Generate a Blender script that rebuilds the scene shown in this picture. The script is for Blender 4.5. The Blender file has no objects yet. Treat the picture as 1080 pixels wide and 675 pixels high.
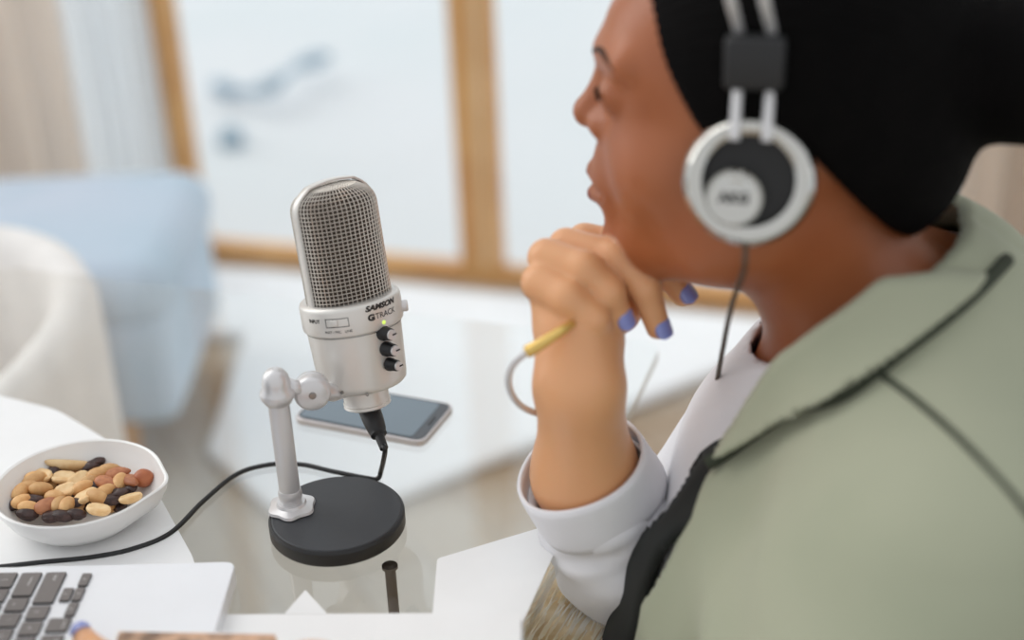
import bpy, bmesh, math, random
import numpy as np
from mathutils import Vector, Matrix
random.seed(7); RNG = np.random.default_rng(5)
S = bpy.context.scene
COL = S.collection

# ------------------------------------------------------------------ camera
ZT = 0.50                       # table top height
up_c = np.array([-120, 2942.5, 1500.0]); up_c /= np.linalg.norm(up_c)
_f = np.array([0, 0, -1.0]); _Y = _f - (_f @ up_c) * up_c; _Y /= np.linalg.norm(_Y); _X = np.cross(_Y, up_c)
RW = np.array([_X, _Y, up_c])   # camera -> world
CAM = np.array([0, 0, ZT + 0.57])
def ray(px, py): return RW @ np.array([(px - 540) / 1500, -(py - 337.5) / 1500, -1.0])
def at(px, py, Z): return CAM + ray(px, py) * Z
def plane(px, py, z):
    d = ray(px, py); return CAM + d * ((z - CAM[2]) / d[2])
def aty(px, py, y):
    d = ray(px, py); return CAM + d * (y / d[1])
cd = bpy.data.cameras.new('camera'); cam = bpy.data.objects.new('camera', cd); COL.objects.link(cam)
cd.lens = 50; cd.sensor_width = 36; cd.clip_start = 0.02
M = Matrix(RW.tolist()).to_4x4(); M.translation = Vector(CAM); cam.matrix_world = M
cd.dof.use_dof = True; cd.dof.focus_distance = 0.985; cd.dof.aperture_fstop = 1.9; cd.dof.aperture_blades = 0
S.camera = cam

# ------------------------------------------------------------------ light
vs = S.view_settings
vs.view_transform = 'Standard'; vs.look = 'None'; vs.gamma = 1.0; vs.use_curve_mapping = False; vs.exposure = 0.0
W = bpy.data.worlds.new('sky'); S.world = W; W.use_nodes = True
nt = W.node_tree; nt.nodes.clear()
wo = nt.nodes.new('ShaderNodeOutputWorld'); bg = nt.nodes.new('ShaderNodeBackground')
tc = nt.nodes.new('ShaderNodeTexCoord'); sx = nt.nodes.new('ShaderNodeSeparateXYZ')
cr = nt.nodes.new('ShaderNodeValToRGB'); mp = nt.nodes.new('ShaderNodeMapRange')
nt.links.new(tc.outputs['Generated'], sx.inputs[0]); nt.links.new(sx.outputs['Y'], mp.inputs[0])
mp.inputs[1].default_value = -1; mp.inputs[2].default_value = 1
nt.links.new(mp.outputs[0], cr.inputs[0]); nt.links.new(cr.outputs[0], bg.inputs[0]); nt.links.new(bg.outputs[0], wo.inputs[0])
cr.color_ramp.elements[0].position = 0.15; cr.color_ramp.elements[0].color = (0.70, 0.71, 0.72, 1)
cr.color_ramp.elements[1].position = 0.85; cr.color_ramp.elements[1].color = (1.0, 1.04, 1.08, 1)
bg.inputs[1].default_value = 1.12
sl = bpy.data.lights.new('sun', 'SUN'); sl.energy = 1.75; sl.angle = math.radians(60); sl.color = (1, 0.97, 0.93)
so = bpy.data.objects.new('sun', sl); COL.objects.link(so)
so.rotation_euler = Vector((0.72, -0.55, -0.55)).to_track_quat('-Z', 'Y').to_euler()

# ------------------------------------------------------------------ materials
def lin(c):
    return tuple(((x / 255) / 12.92 if x / 255 <= 0.04045 else ((x / 255 + 0.055) / 1.055) ** 2.4) for x in c)
def mat(name, rgb, rough=0.5, metal=0.0, var=0.04, scale=30, bump=0.0, bscale=200, rgb2=None, sss=0.0, spec=0.5, coat=0.0, sheen=0.0):
    m = bpy.data.materials.new(name); m.use_nodes = True; t = m.node_tree; b = t.nodes['Principled BSDF']
    c = lin(rgb); b.inputs['Roughness'].default_value = rough; b.inputs['Metallic'].default_value = metal
    b.inputs['Specular IOR Level'].default_value = spec; b.inputs['Coat Weight'].default_value = coat
    if sheen: b.inputs['Sheen Weight'].default_value = sheen
    co = t.nodes.new('ShaderNodeTexCoord'); n = t.nodes.new('ShaderNodeTexNoise'); n.inputs['Scale'].default_value = scale; n.inputs['Detail'].default_value = 3
    t.links.new(co.outputs['Object'], n.inputs['Vector'])
    r = t.nodes.new('ShaderNodeValToRGB'); t.links.new(n.outputs['Fac'], r.inputs[0]); t.links.new(r.outputs[0], b.inputs['Base Color'])
    if name in ('roasted_peanut', 'pale_peanut', 'almond_skin', 'dark_raisin'):
        oi = t.nodes.new('ShaderNodeObjectInfo'); mr = t.nodes.new('ShaderNodeMapRange'); mr.inputs[3].default_value = .72; mr.inputs[4].default_value = 1.12; hs = t.nodes.new('ShaderNodeHueSaturation')
        t.links.new(oi.outputs['Random'], mr.inputs[0]); t.links.new(mr.outputs[0], hs.inputs['Value']); t.links.new(r.outputs[0], hs.inputs['Color']); t.links.new(hs.outputs[0], b.inputs['Base Color'])
    c2 = lin(rgb2) if rgb2 else tuple(min(1, x * (1 + var)) for x in c)
    c1 = c if rgb2 else tuple(x * (1 - var) for x in c)
    r.color_ramp.elements[0].position = 0.35; r.color_ramp.elements[1].position = 0.65
    r.color_ramp.elements[0].color = (*c1, 1); r.color_ramp.elements[1].color = (*c2, 1)
    if sss:
        b.inputs['Subsurface Weight'].default_value = sss; b.inputs['Subsurface Radius'].default_value = (1, .35, .2); b.inputs['Subsurface Scale'].default_value = 0.006
    if bump:
        n2 = t.nodes.new('ShaderNodeTexNoise'); n2.inputs['Scale'].default_value = bscale; n2.inputs['Detail'].default_value = 4
        bp = t.nodes.new('ShaderNodeBump'); bp.inputs['Strength'].default_value = bump; bp.inputs['Distance'].default_value = 0.001
        t.links.new(co.outputs['Object'], n2.inputs['Vector']); t.links.new(n2.outputs['Fac'], bp.inputs['Height']); t.links.new(bp.outputs[0], b.inputs['Normal'])
    return m
def glass(name, tint, refl=1.0, rough=0.0):
    m = bpy.data.materials.new(name); m.use_nodes = True; t = m.node_tree; t.nodes.clear()
    o = t.nodes.new('ShaderNodeOutputMaterial'); mx = t.nodes.new('ShaderNodeMixShader'); tr = t.nodes.new('ShaderNodeBsdfTransparent'); g = t.nodes.new('ShaderNodeBsdfGlossy')
    fr = t.nodes.new('ShaderNodeFresnel'); fr.inputs[0].default_value = 1.5; ml = t.nodes.new('ShaderNodeMath'); ml.operation = 'MULTIPLY'; ml.inputs[1].default_value = refl
    n = t.nodes.new('ShaderNodeTexNoise'); n.inputs['Scale'].default_value = 2; rr = t.nodes.new('ShaderNodeMapRange'); rr.inputs[3].default_value = rough; rr.inputs[4].default_value = rough + 0.004
    t.links.new(n.outputs['Fac'], rr.inputs[0]); t.links.new(rr.outputs[0], g.inputs['Roughness'])
    tr.inputs[0].default_value = (*tint, 1)
    ge = t.nodes.new('ShaderNodeNewGeometry'); iv = t.nodes.new('ShaderNodeMath'); iv.operation = 'SUBTRACT'; iv.inputs[0].default_value = 1
    m2 = t.nodes.new('ShaderNodeMath'); m2.operation = 'MULTIPLY'; t.links.new(ge.outputs['Backfacing'], iv.inputs[1]); t.links.new(fr.outputs[0], m2.inputs[0]); t.links.new(iv.outputs[0], m2.inputs[1])
    t.links.new(m2.outputs[0], ml.inputs[0]); t.links.new(ml.outputs[0], mx.inputs[0]); t.links.new(tr.outputs[0], mx.inputs[1]); t.links.new(g.outputs[0], mx.inputs[2]); t.links.new(mx.outputs[0], o.inputs[0])
    return m
MT = {}
MT['white_wall'] = mat('white_plaster', (236, 236, 234), .8, var=.01, scale=4)
MT['ground'] = mat('pale_ground', (216, 217, 220), .9, rgb2=(208, 213, 216), scale=.9)
MT['wood'] = mat('honey_wood', (222, 172, 112), .5, rgb2=(206, 152, 95), scale=9)
MT['wood2'] = mat('light_wood', (232, 202, 162), .5, rgb2=(222, 188, 142), scale=9)
MT['curtain'] = mat('beige_linen', (244, 234, 224), .9, var=.03, scale=12)
MT['sheer'] = mat('white_voile', (236, 240, 243), .9, var=.02)
for k_ in ('curtain', 'sheer'):
    t_ = MT[k_].node_tree; b_ = t_.nodes['Principled BSDF']; o_ = t_.nodes['Material Output']; tl_ = t_.nodes.new('ShaderNodeBsdfTranslucent'); mx_ = t_.nodes.new('ShaderNodeMixShader'); mx_.inputs[0].default_value = .6 if k_ == 'curtain' else .75
    tl_.inputs[0].default_value = (*lin((244, 232, 220) if k_ == 'curtain' else (240, 243, 246)), 1)
    t_.links.new(b_.outputs[0], mx_.inputs[1]); t_.links.new(tl_.outputs[0], mx_.inputs[2]); tp_ = t_.nodes.new('ShaderNodeBsdfTransparent'); mz_ = t_.nodes.new('ShaderNodeMixShader'); mz_.inputs[0].default_value = .30 if k_ == 'curtain' else .6
    t_.links.new(mx_.outputs[0], mz_.inputs[1]); t_.links.new(tp_.outputs[0], mz_.inputs[2]); t_.links.new(mz_.outputs[0], o_.inputs[0])
MT['blue_fab'] = mat('pale_blue_fabric', (192, 211, 226), .95, rgb2=(205, 217, 232), scale=5, bump=.2)
MT['white_fab'] = mat('off_white_boucle', (242, 239, 236), .95, var=.03, bump=.3)
MT['rugwhite'] = mat('white_wool', (244, 246, 248), 1, var=.02, bump=.4, scale=60)
MT['paper'] = mat('white_paper', (238, 238, 238), .7, var=.01)
MT['alu'] = mat('silver_aluminium', (234, 236, 240), .42, metal=.25, var=.01)
MT['key'] = mat('grey_key', (118, 112, 110), .4, var=.03)
MT['keydark'] = mat('dark_key_side', (38, 36, 36), .5)
MT['legend'] = mat('key_legend_white', (205, 203, 200), .6)
MT['ceramic'] = mat('white_ceramic', (238, 237, 235), .28, var=.015, coat=.2)
MT['peanut'] = mat('roasted_peanut', (226, 180, 122), .5, rgb2=(205, 150, 92), scale=130, bump=.3)
MT['peanut2'] = mat('pale_peanut', (238, 208, 160), .5, rgb2=(222, 178, 122), scale=120, bump=.3)
MT['almond'] = mat('almond_skin', (188, 124, 84), .55, rgb2=(160, 96, 62), scale=160, bump=.4)
MT['hazel'] = mat('hazelnut_skin', (158, 86, 52), .45, rgb2=(178, 104, 66), scale=120, bump=.2)
MT['raisin'] = mat('dark_raisin', (48, 30, 28), .4, rgb2=(74, 48, 42), scale=180, bump=.9, bscale=300)
MT['micbody'] = mat('satin_champagne_metal', (216, 213, 208), .38, metal=.4, var=.01)
MT['mesh'] = mat('grille_wire', (212, 205, 196), .35, metal=.55, var=.03)
MT['foam'] = mat('grille_core', (78, 68, 60), .95, var=.2, scale=120)
MT['black'] = mat('black_plastic', (22, 22, 24), .45)
MT['basetop'] = mat('dark_grey_rubber', (54, 56, 60), .55, var=.05, scale=15, bump=.1)
MT['silver'] = mat('silver_paint', (212, 211, 212), .35, metal=.5, var=.01)
MT['ink'] = mat('black_ink', (35, 33, 33), .6)
MT['ledglow'] = mat('green_led', (190, 230, 60), .4)
_b = MT['ledglow'].node_tree.nodes['Principled BSDF']; _b.inputs['Emission Color'].default_value = (.75, 1, .25, 1); _b.inputs['Emission Strength'].default_value = .6
MT['screen'] = mat('dark_phone_glass', (98, 114, 126), .12, var=.03, scale=8, coat=.5)
MT['phoneside'] = mat('phone_metal', (205, 200, 200), .3, metal=.6)
MT['phonedark'] = mat('phone_bezel', (70, 74, 80), .2)
MT['skin'] = mat('warm_brown_skin', (164, 96, 57), .40, rgb2=(152, 86, 50), scale=14, sss=.14, bump=.12, bscale=500)
MT['brow'] = mat('brown_black_brow', (52, 34, 26), .9)
MT['lip'] = mat('rosy_lip', (140, 72, 60), .35)
MT['nail'] = mat('periwinkle_polish', (140, 150, 215), .18, coat=.5)
MT['hair'] = mat('black_hair', (5, 4, 4), .8, var=.3, scale=60, bump=.4, bscale=300, spec=.08)
MT['eyew'] = mat('eye_white', (225, 220, 215), .2); MT['iris'] = mat('dark_iris', (40, 24, 16), .2)
MT['shirt'] = mat('white_cotton', (228, 228, 232), .85, var=.015, bump=.15, bscale=700)
MT['sage'] = mat('sage_green_cloth', (160, 162, 140), .92, rgb2=(151, 155, 133), scale=7, bump=.3, bscale=900, sheen=.1)
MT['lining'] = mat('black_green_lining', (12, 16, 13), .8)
MT['dark_line'] = mat('dark_green_seam_and_shade', (52, 57, 44), .9)  # for the armhole seam and the painted shade below the collar
MT['chrome'] = mat('polished_chrome', (196, 195, 190), .10, metal=1, var=.01)
MT['steel'] = mat('brushed_steel', (150, 148, 144), .3, metal=.9)
MT['gold'] = mat('brass_gold', (226, 190, 110), .25, metal=.6)
MT['pad'] = mat('black_leatherette', (18, 18, 19), .6, bump=.3)
MT['straw'] = mat('dry_straw', (240, 224, 196), .7, rgb2=(210, 184, 142), scale=40)
MT['straw2'] = mat('bleached_straw', (246, 243, 236), .7, rgb2=(226, 212, 184), scale=40)
MT['darkmetal'] = mat('bronze_metal', (86, 76, 66), .4, metal=.6)
MT['branch'] = mat('grey_blue_wood', (150, 172, 190), .9, rgb2=(178, 196, 208), scale=10)
MT['winglass'] = glass('window_glass', (.97, .985, .985), .5)
MT['tabglass'] = glass('table_glass', (.985, .992, .988), 1.7)
def plank_mat():
    m = bpy.data.materials.new('pale_grey_oak_boards'); m.use_nodes = True; t = m.node_tree; b = t.nodes['Principled BSDF']; b.inputs['Roughness'].default_value = .45
    co = t.nodes.new('ShaderNodeTexCoord'); mpn = t.nodes.new('ShaderNodeMapping'); mpn.inputs['Rotation'].default_value = (0, 0, math.radians(62))
    br = t.nodes.new('ShaderNodeTexBrick'); br.inputs['Scale'].default_value = 2.6; br.inputs['Mortar Size'].default_value = .006
    br.inputs['Color1'].default_value = (*lin((196, 190, 180)), 1); br.inputs['Color2'].default_value = (*lin((180, 162, 136)), 1); br.inputs['Mortar'].default_value = (*lin((130, 112, 92)), 1)
    n = t.nodes.new('ShaderNodeTexNoise'); n.inputs['Scale'].default_value = 1.9; n.inputs['Detail'].default_value = 1
    rp = t.nodes.new('ShaderNodeValToRGB'); rp.color_ramp.elements[0].position = .42; rp.color_ramp.elements[1].position = .62
    rp.color_ramp.elements[0].color = (*lin((200, 197, 190)), 1); rp.color_ramp.elements[1].color = (*lin((146, 116, 84)), 1)
    mx = t.nodes.new('ShaderNodeMix'); mx.data_type = 'RGBA'; mx.inputs[0].default_value = .6
    t.links.new(co.outputs['Object'], mpn.inputs[0]); t.links.new(mpn.outputs[0], br.inputs[0]); t.links.new(mpn.outputs[0], n.inputs[0]); t.links.new(n.outputs['Fac'], rp.inputs[0])
    t.links.new(br.outputs[0], mx.inputs[6]); t.links.new(rp.outputs[0], mx.inputs[7]); t.links.new(mx.outputs[2], b.inputs['Base Color'])
    return m
MT['floor'] = plank_mat()

# ------------------------------------------------------------------ object helpers
def mk(name, verts, faces, m, parent=None, smooth=True, mat2=None, fm=None):
    me = bpy.data.meshes.new(name); me.from_pydata([tuple(v) for v in verts], [], [tuple(int(i) for i in f) for f in faces]); me.update()
    me.materials.append(MT[m])
    if mat2: me.materials.append(MT[mat2])
    if fm is not None: me.polygons.foreach_set('material_index', fm)
    me.polygons.foreach_set('use_smooth', [smooth] * len(me.polygons)); me.update()
    o = bpy.data.objects.new(name, me); COL.objects.link(o)
    if parent: o.parent = parent
    return o
def frombm(name, bm, m, parent=None, smooth=False):
    me = bpy.data.meshes.new(name); bm.normal_update(); bm.to_mesh(me); bm.free(); me.materials.append(MT[m])
    me.polygons.foreach_set('use_smooth', [smooth] * len(me.polygons)); me.update()
    o = bpy.data.objects.new(name, me); COL.objects.link(o)
    if parent: o.parent = parent
    return o
def empty(name, loc=(0, 0, 0)):
    o = bpy.data.objects.new(name, None); COL.objects.link(o); o.location = loc; o.empty_display_size = .02
    return o
def tag(o, label=None, cat=None, group=None, kind=None):
    if label: o['label'] = label
    if cat: o['category'] = cat
    if group: o['group'] = group
    if kind: o['kind'] = kind
    return o
def keep(child, parent):      # parent without moving (parents have no rotation)
    child.parent = parent; child.matrix_parent_inverse = Matrix.Translation(-Vector(parent.location)); return child
def box(name, c, s, m, parent=None, bev=0.0, rot=None, seg=3, smooth=False):
    bm = bmesh.new(); bmesh.ops.create_cube(bm, size=1); bmesh.ops.scale(bm, vec=s, verts=bm.verts)
    if bev: bmesh.ops.bevel(bm, geom=bm.edges[:], offset=bev, segments=seg, affect='EDGES', profile=.5)
    mt = Matrix.Translation(c)
    if rot is not None: mt = mt @ rot
    bmesh.ops.transform(bm, matrix=mt, verts=bm.verts)
    return frombm(name, bm, m, parent, smooth or bev > 0)
def frame_of(z, hint=(0, 0, 1)):
    z = np.array(z, float); z /= np.linalg.norm(z); h = np.array(hint, float)
    if abs(h @ z) > .95: h = np.array([1.0, 0, 0])
    x = np.cross(h, z); x /= np.linalg.norm(x); return x, np.cross(z, x), z
def lathe(name, prof, o, axis, m, parent=None, n=48, hint=(0, 0, 1), fn=None):
    x, y, z = frame_of(axis, hint); o = np.array(o, float); V = []; F = []
    for (r, t) in prof:
        for k in range(n):
            a = 2 * math.pi * k / n; rr = r * (fn(a, t) if fn else 1)
            V.append(o + x * math.cos(a) * rr + y * math.sin(a) * rr + z * t)
    for i in range(len(prof) - 1):
        for k in range(n):
            F.append((i * n + k, i * n + (k + 1) % n, (i + 1) * n + (k + 1) % n, (i + 1) * n + k))
    if prof[0][0] > 1e-6: F.append(tuple(range(n))[::-1])
    if prof[-1][0] > 1e-6: F.append(tuple(range((len(prof) - 1) * n, len(prof) * n)))
    ob = mk(name, V, F, m, parent)
    bm = bmesh.new(); bm.from_mesh(ob.data); bmesh.ops.remove_doubles(bm, verts=bm.verts, dist=1e-6); bmesh.ops.recalc_face_normals(bm, faces=bm.faces); bm.to_mesh(ob.data); bm.free()
    ob.data.set_sharp_from_angle(angle=math.radians(38))
    return ob
def catmull(P, n=10):
    P = [np.array(p, float) for p in P]; P = [2 * P[0] - P[1]] + P + [2 * P[-1] - P[-2]]; out = []
    for i in range(1, len(P) - 2):
        a, b, c, d = P[i - 1:i + 3]
        for k in range(n):
            t = k / n; out.append(.5 * (2 * b + (c - a) * t + (2 * a - 5 * b + 4 * c - d) * t * t + (3 * b - a - 3 * c + d) * t ** 3))
    out.append(P[-2]); return out
def tube(name, path, rad, m, parent=None, n=12, closed=False, cap=True, solid=0, wr=None):
    path = [np.array(p, float) for p in path]; N = len(path)
    rad = [rad] * N if np.isscalar(rad) else list(rad)
    V = []; F = []; prev = None
    for i, p in enumerate(path):
        t = path[(i + 1) % N] - path[i - 1] if closed else path[min(i + 1, N - 1)] - path[max(i - 1, 0)]
        t /= np.linalg.norm(t) + 1e-12
        if prev is None: x, y, _ = frame_of(t)
        else:
            x = prev - (prev @ t) * t; x /= np.linalg.norm(x); y = np.cross(t, x)
        prev = x
        for k in range(n):
            a = 2 * math.pi * k / n; r = rad[i] + (wr(i, a) if wr else 0)
            V.append(p + x * math.cos(a) * r + y * math.sin(a) * r)
    L = N if closed else N - 1
    for i in range(L):
        j = (i + 1) % N
        for k in range(n): F.append((i * n + k, i * n + (k + 1) % n, j * n + (k + 1) % n, j * n + k))
    if cap and not closed: F.append(tuple(range(n))[::-1]); F.append(tuple(range((N - 1) * n, N * n)))
    o = mk(name, V, F, m, parent)
    if solid:
        md = o.modifiers.new('solid', 'SOLIDIFY'); md.thickness = solid; md.offset = 1
    return o
def text_pts(s, size, shear=0, bold=0, xs=1.0):
    cu = bpy.data.curves.new('txt', 'FONT'); cu.body = s; cu.size = size; cu.align_x = 'CENTER'; cu.align_y = 'CENTER'; cu.shear = shear; cu.offset = bold; cu.resolution_u = 3
    o = bpy.data.objects.new('txt', cu); COL.objects.link(o); bpy.context.view_layer.update()
    me = o.to_mesh(); V = [(v.co[0] * xs, v.co[1], 0) for v in me.vertices]; F = [tuple(p.vertices) for p in me.polygons]
    o.to_mesh_clear(); bpy.data.objects.remove(o); bpy.data.curves.remove(cu); return V, F
def decal(name, VF, fn, m, parent):
    V, F = VF; return mk(name, [fn(v[0], v[1]) for v in V], F, m, parent, smooth=False)
def slab(name, poly, z0, z1, m, parent=None, bev=0.0):
    bm = bmesh.new(); vs_ = [bm.verts.new((p[0], p[1], z0)) for p in poly]; f = bm.faces.new(vs_)
    r = bmesh.ops.extrude_face_region(bm, geom=[f]); ev = [v for v in r['geom'] if isinstance(v, bmesh.types.BMVert)]
    bmesh.ops.translate(bm, vec=(0, 0, z1 - z0), verts=ev); bmesh.ops.recalc_face_normals(bm, faces=bm.faces)
    if bev: bmesh.ops.bevel(bm, geom=bm.edges[:], offset=bev, segments=2, affect='EDGES', profile=.5)
    return frombm(name, bm, m, parent, False)

# ------------------------------------------------------------------ setting
W0 = plane(200, 272, 0); yaw = math.radians(-17.5)
we = np.array([math.cos(yaw), math.sin(yaw), 0]); wn = np.array([-math.sin(yaw), math.cos(yaw), 0])
def wallpt(s, off, z): return W0 + we * s + wn * off + np.array([0, 0, z])
def walls(px, py, off=0):     # distance along the window wall of a pixel's ray
    d = ray(px, py); t = ((W0 + wn * off - CAM) @ wn) / (d @ wn); q = CAM + d * t; return (q - W0) @ we, q[2]
RZ = Matrix.Rotation(yaw, 4, 'Z')
def wbox(name, s0, s1, o0, o1, z0, z1, m, parent=None, bev=0.0):
    return box(name, wallpt((s0 + s1) / 2, (o0 + o1) / 2, (z0 + z1) / 2), (s1 - s0, abs(o1 - o0), z1 - z0), m, parent, bev, RZ)
_l = wallpt(-2.6, .04, 0); _r = wallpt(3.2, .04, 0)
fl = slab('floor', [(_l[0], -1.2), (_r[0], -1.2), (_r[0], _r[1]), (_l[0], _l[1])], -.05, 0, 'floor'); tag(fl, kind='structure')
gd = slab('trim_1', [(-14, -3), (14, -3), (14, 30), (-14, 30)], -.14, -.055, 'ground'); tag(gd, kind='structure', label='pale ground outside the window')
wl = walls(186, 200)[0]; wm = (walls(484, 240)[0], walls(523, 240)[0])
HT = 3.0
wa = wbox('wall_left', wl - 2.6, wl - 1.42, .0, .12, 0, HT, 'white_wall'); tag(wa, kind='structure')
wrr = wm[1] + .62
def window(n, s0, s1, ms, left_w, right_w):
    fr = wbox('window_%d' % n, s0, s0 + left_w, -.0, .035, 0, HT, ms); tag(fr, kind='structure')
    wbox('stile', s1 - right_w, s1, 0, .035, 0, HT, ms, fr, .002)
    wbox('bottom_rail', s0 + left_w, s1 - right_w, 0, .035, 0, .032, ms, fr, .002)
    wbox('top_rail', s0 + left_w, s1 - right_w, 0, .035, HT - .05, HT, ms, fr)
    wbox('glass_pane', s0 + left_w, s1 - right_w, .015, .021, .032, HT - .05, 'winglass', fr)
    return fr
ms = (wm[0] + wm[1]) / 2
window(1, wl, ms + .008, 'wood', .034, .042)
window(2, ms + .009, wrr, 'wood', .028, .05)
window(3, wl - 1.4, wl - .003, 'white_wall', .04, .03)
tr = wbox('trim_2', ms + .010, ms + .022, -.008, -.0005, .045, HT, 'wood2'); tag(tr, kind='structure', label='pale edge strip on the window post')
wr_ = wbox('wall_right', wrr + .001, wrr + 1.6, 0, .12, 0, HT, 'white_wall'); tag(wr_, kind='structure')

def curtain(name, s0, s1, off, amp, n, m, label, cat, z0=.025, z1=2.95):
    V = []; F = []; K = n * 14
    for side in (0, 1):
        for i in range(K + 1):
            s = s0 + (s1 - s0) * i / K
            for z in (z0, (z0 + z1) / 2, z1):
                o = off + amp * math.sin(i / K * n * 2 * math.pi) + .3 * amp * math.sin(i * .37 + z * .8) + side * .003
                V.append(wallpt(s, -o, z))
    T = (K + 1) * 3
    for i in range(K):
        for j in range(2):
            a = i * 3 + j; F.append((a, a + 3, a + 4, a + 1)); F.append((T + a, T + a + 1, T + a + 4, T + a + 3))
        for a in (i * 3, i * 3 + 2): F.append((a, T + a, T + a + 3, a + 3))
    for i in (0, K):
        for j in range(2): a = i * 3 + j; F.append((a, a + 1, T + a + 1, T + a))
    return tag(mk(name, V, F, m), label, cat)
sc1 = walls(78, 100, -.16)[0]
curtain('curtain', sc1 - .75, sc1, .16, .035, 9, 'curtain', 'beige linen curtain hanging at the far left edge', 'curtain')
sc2 = walls(150, 60, -.08)[0]
curtain('sheer_curtain', sc1 - .06, sc2, .06, .014, 5, 'sheer', 'white sheer curtain between the beige curtain and the window frame', 'curtain')
sc3 = walls(1012, 160, -.14)[0]
curtain('curtain', sc3, sc3 + .35, .14, .03, 4, 'curtain', 'cream curtain at the right edge behind the person\'s back', 'curtain')

# branch lying outside
bq = [plane(224, 82, 0), plane(252, 88, 0), plane(285, 82, .03), plane(312, 62, .03), plane(345, 52, .02)]
for q in bq: q[2] += -.02
br = tube('fallen_branch', catmull(bq, 8), [.016 + .006 * math.sin(i * .5) for i in range(33)], 'branch', n=10)
tag(br, 'blurred grey-blue branch lying on the pale ground outside the window', 'branch')
q = plane(243, 142, -.03)
rk = lathe('garden_stone', [(0, 0), (.03, .0), (.036, .015), (.028, .04), (.012, .052), (0, .054)], (q[0], q[1], -.06), (0, 0, 1), 'branch', n=20, fn=lambda a, t: 1 + .12 * math.sin(2 * a + 1) + .06 * math.sin(5 * a))
tag(rk, 'small grey-blue stone on the pale ground below the fallen branch', 'stone')

# white rug on the floor
c0 = plane(318, 575, 0); d1 = plane(115, 390, 0) - c0; d1 /= np.linalg.norm(d1); d2 = plane(562, 478, 0) - c0; d2 /= np.linalg.norm(d2)
ocx = aty(165, 215, 1.68)[0] + .008; tL = (ocx - c0[0]) / d1[0]; wA = wallpt((ocx - W0[0]) / we[0], -.06, 0); wB = wallpt(1.15, -.06, 0)
rp = [c0, c0 + d2 * 1.0, (wB[0], wB[1]), tuple(wallpt(-1.0, -.06, 0)[:2]), (wallpt(-1.0, 0, 0)[0], 2.06), (ocx, 2.06), c0 + d1 * tL]
rg = slab('white_rug', rp, .0005, .022, 'rugwhite', bev=.008); tag(rg, 'thick white wool rug on the floor beyond the microphone, below the glass table', 'rug')

# pale blue ottoman
def cushion(name, c, s, m, parent=None, bev=.05, yawd=0):
    return box(name, c, s, m, parent, bev, Matrix.Rotation(math.radians(yawd), 4, 'Z'), 6)
oc = aty(165, 215, 1.68)
ot = empty('upholstered_ottoman', (oc[0] - .5, 1.84, 0)); tag(ot, 'pale blue upholstered bench in front of the beige curtain', 'bench')
keep(cushion('base', (oc[0] - .5, 1.84, .165), (.98, .36, .17), 'blue_fab', None, .03), ot)
keep(cushion('seat_cushion', (oc[0] - .5, 1.84, .275), (1.0, .38, .10), 'blue_fab', None, .045), ot)
for sx_ in (-.4, .4):
    for sy_ in (-.13, .13): keep(lathe('leg', [(.014, 0), (.02, .085)], (oc[0] - .5 + sx_, 1.84 + sy_, 0), (0, 0, 1), 'wood', n=16), ot)
# white tub chair (curved shell back, seat, legs)
tcx = aty(96, 320, 1.36)[0] - .24; tcy = 1.36
tb = empty('tub_chair', (tcx, tcy, 0)); tag(tb, 'white rounded tub chair at the left edge in front of the pale blue bench', 'chair')
V = []; F = []; n = 48
for i in range(n + 1):
    a = math.radians(-70 + 320 * i / n)
    top = .44 - .10 * (abs(i / n - .5) * 2) ** 3
    for (r, z) in ((.24, .10), (.24, top - .03), (.232, top - .008), (.215, top), (.198, top - .008), (.19, top - .03), (.19, .10)):
        V.append((tcx + r * math.cos(a), tcy + r * .9 * math.sin(a), z))
for i in range(n):
    for j in range(7): F.append((i * 7 + j, (i + 1) * 7 + j, (i + 1) * 7 + (j + 1) % 7, i * 7 + (j + 1) % 7))
F.append(tuple(range(7))); F.append(tuple(range(n * 7, n * 7 + 7))[::-1])
keep(mk('backrest', V, F, 'white_fab'), tb)
keep(lathe('seat', [(0, .12), (.17, .12), (.188, .15), (.188, .21), (.17, .235), (0, .245)], (tcx, tcy, 0), (0, 0, 1), 'white_fab'), tb)
for k in range(4):
    a = math.radians(45 + 90 * k); keep(lathe('leg', [(.010, 0), (.015, .125)], (tcx + .15 * math.cos(a), tcy + .14 * math.sin(a), 0), (0, 0, 1), 'wood', n=12), tb)

# ------------------------------------------------------------------ table
e0 = plane(548, 675, ZT); e1 = plane(607, 552, ZT); ed = (e1 - e0); ed /= np.linalg.norm(ed)
A_ = e0 - ed * .16; B_ = e0 + ed * .40; lf = np.array([-ed[1], ed[0], 0])
ctr = (A_ + B_) / 2 + lf * .28
tab = empty('glass_table', (ctr[0], ctr[1], 0)); tag(tab, 'clear glass topped table carrying the microphone, phone and laptop', 'table')
def rpoly(P, r, n=5):
    out = []; P = [np.array(p[:2], float) for p in P]
    for i in range(len(P)):
        a, b, c = P[i - 1], P[i], P[(i + 1) % len(P)]
        u1 = (a - b) / np.linalg.norm(a - b); u2 = (c - b) / np.linalg.norm(c - b)
        p1, p2 = b + u1 * r, b + u2 * r
        for k in range(n + 1):
            t = k / n; out.append((1 - t) ** 2 * p1 + 2 * t * (1 - t) * b + t * t * p2)
    return out
keep(slab('tabletop', rpoly([A_, B_, B_ + lf * .66, A_ + lf * .66], .02), ZT - .010, ZT, 'tabglass'), tab)
lg = plane(411, 596, ZT - .01)
corners = [lg, plane(628, 452, ZT - .01), plane(62, 476, ZT - .01), plane(90, 640, ZT - .01)]
for q in corners: keep(lathe('leg', [(.0038, 0), (.0038, ZT - .0125), (.0055, ZT - .0122), (.0055, ZT - .0102)], (q[0], q[1], 0), (0, 0, 1), 'darkmetal', n=16), tab)

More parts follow.
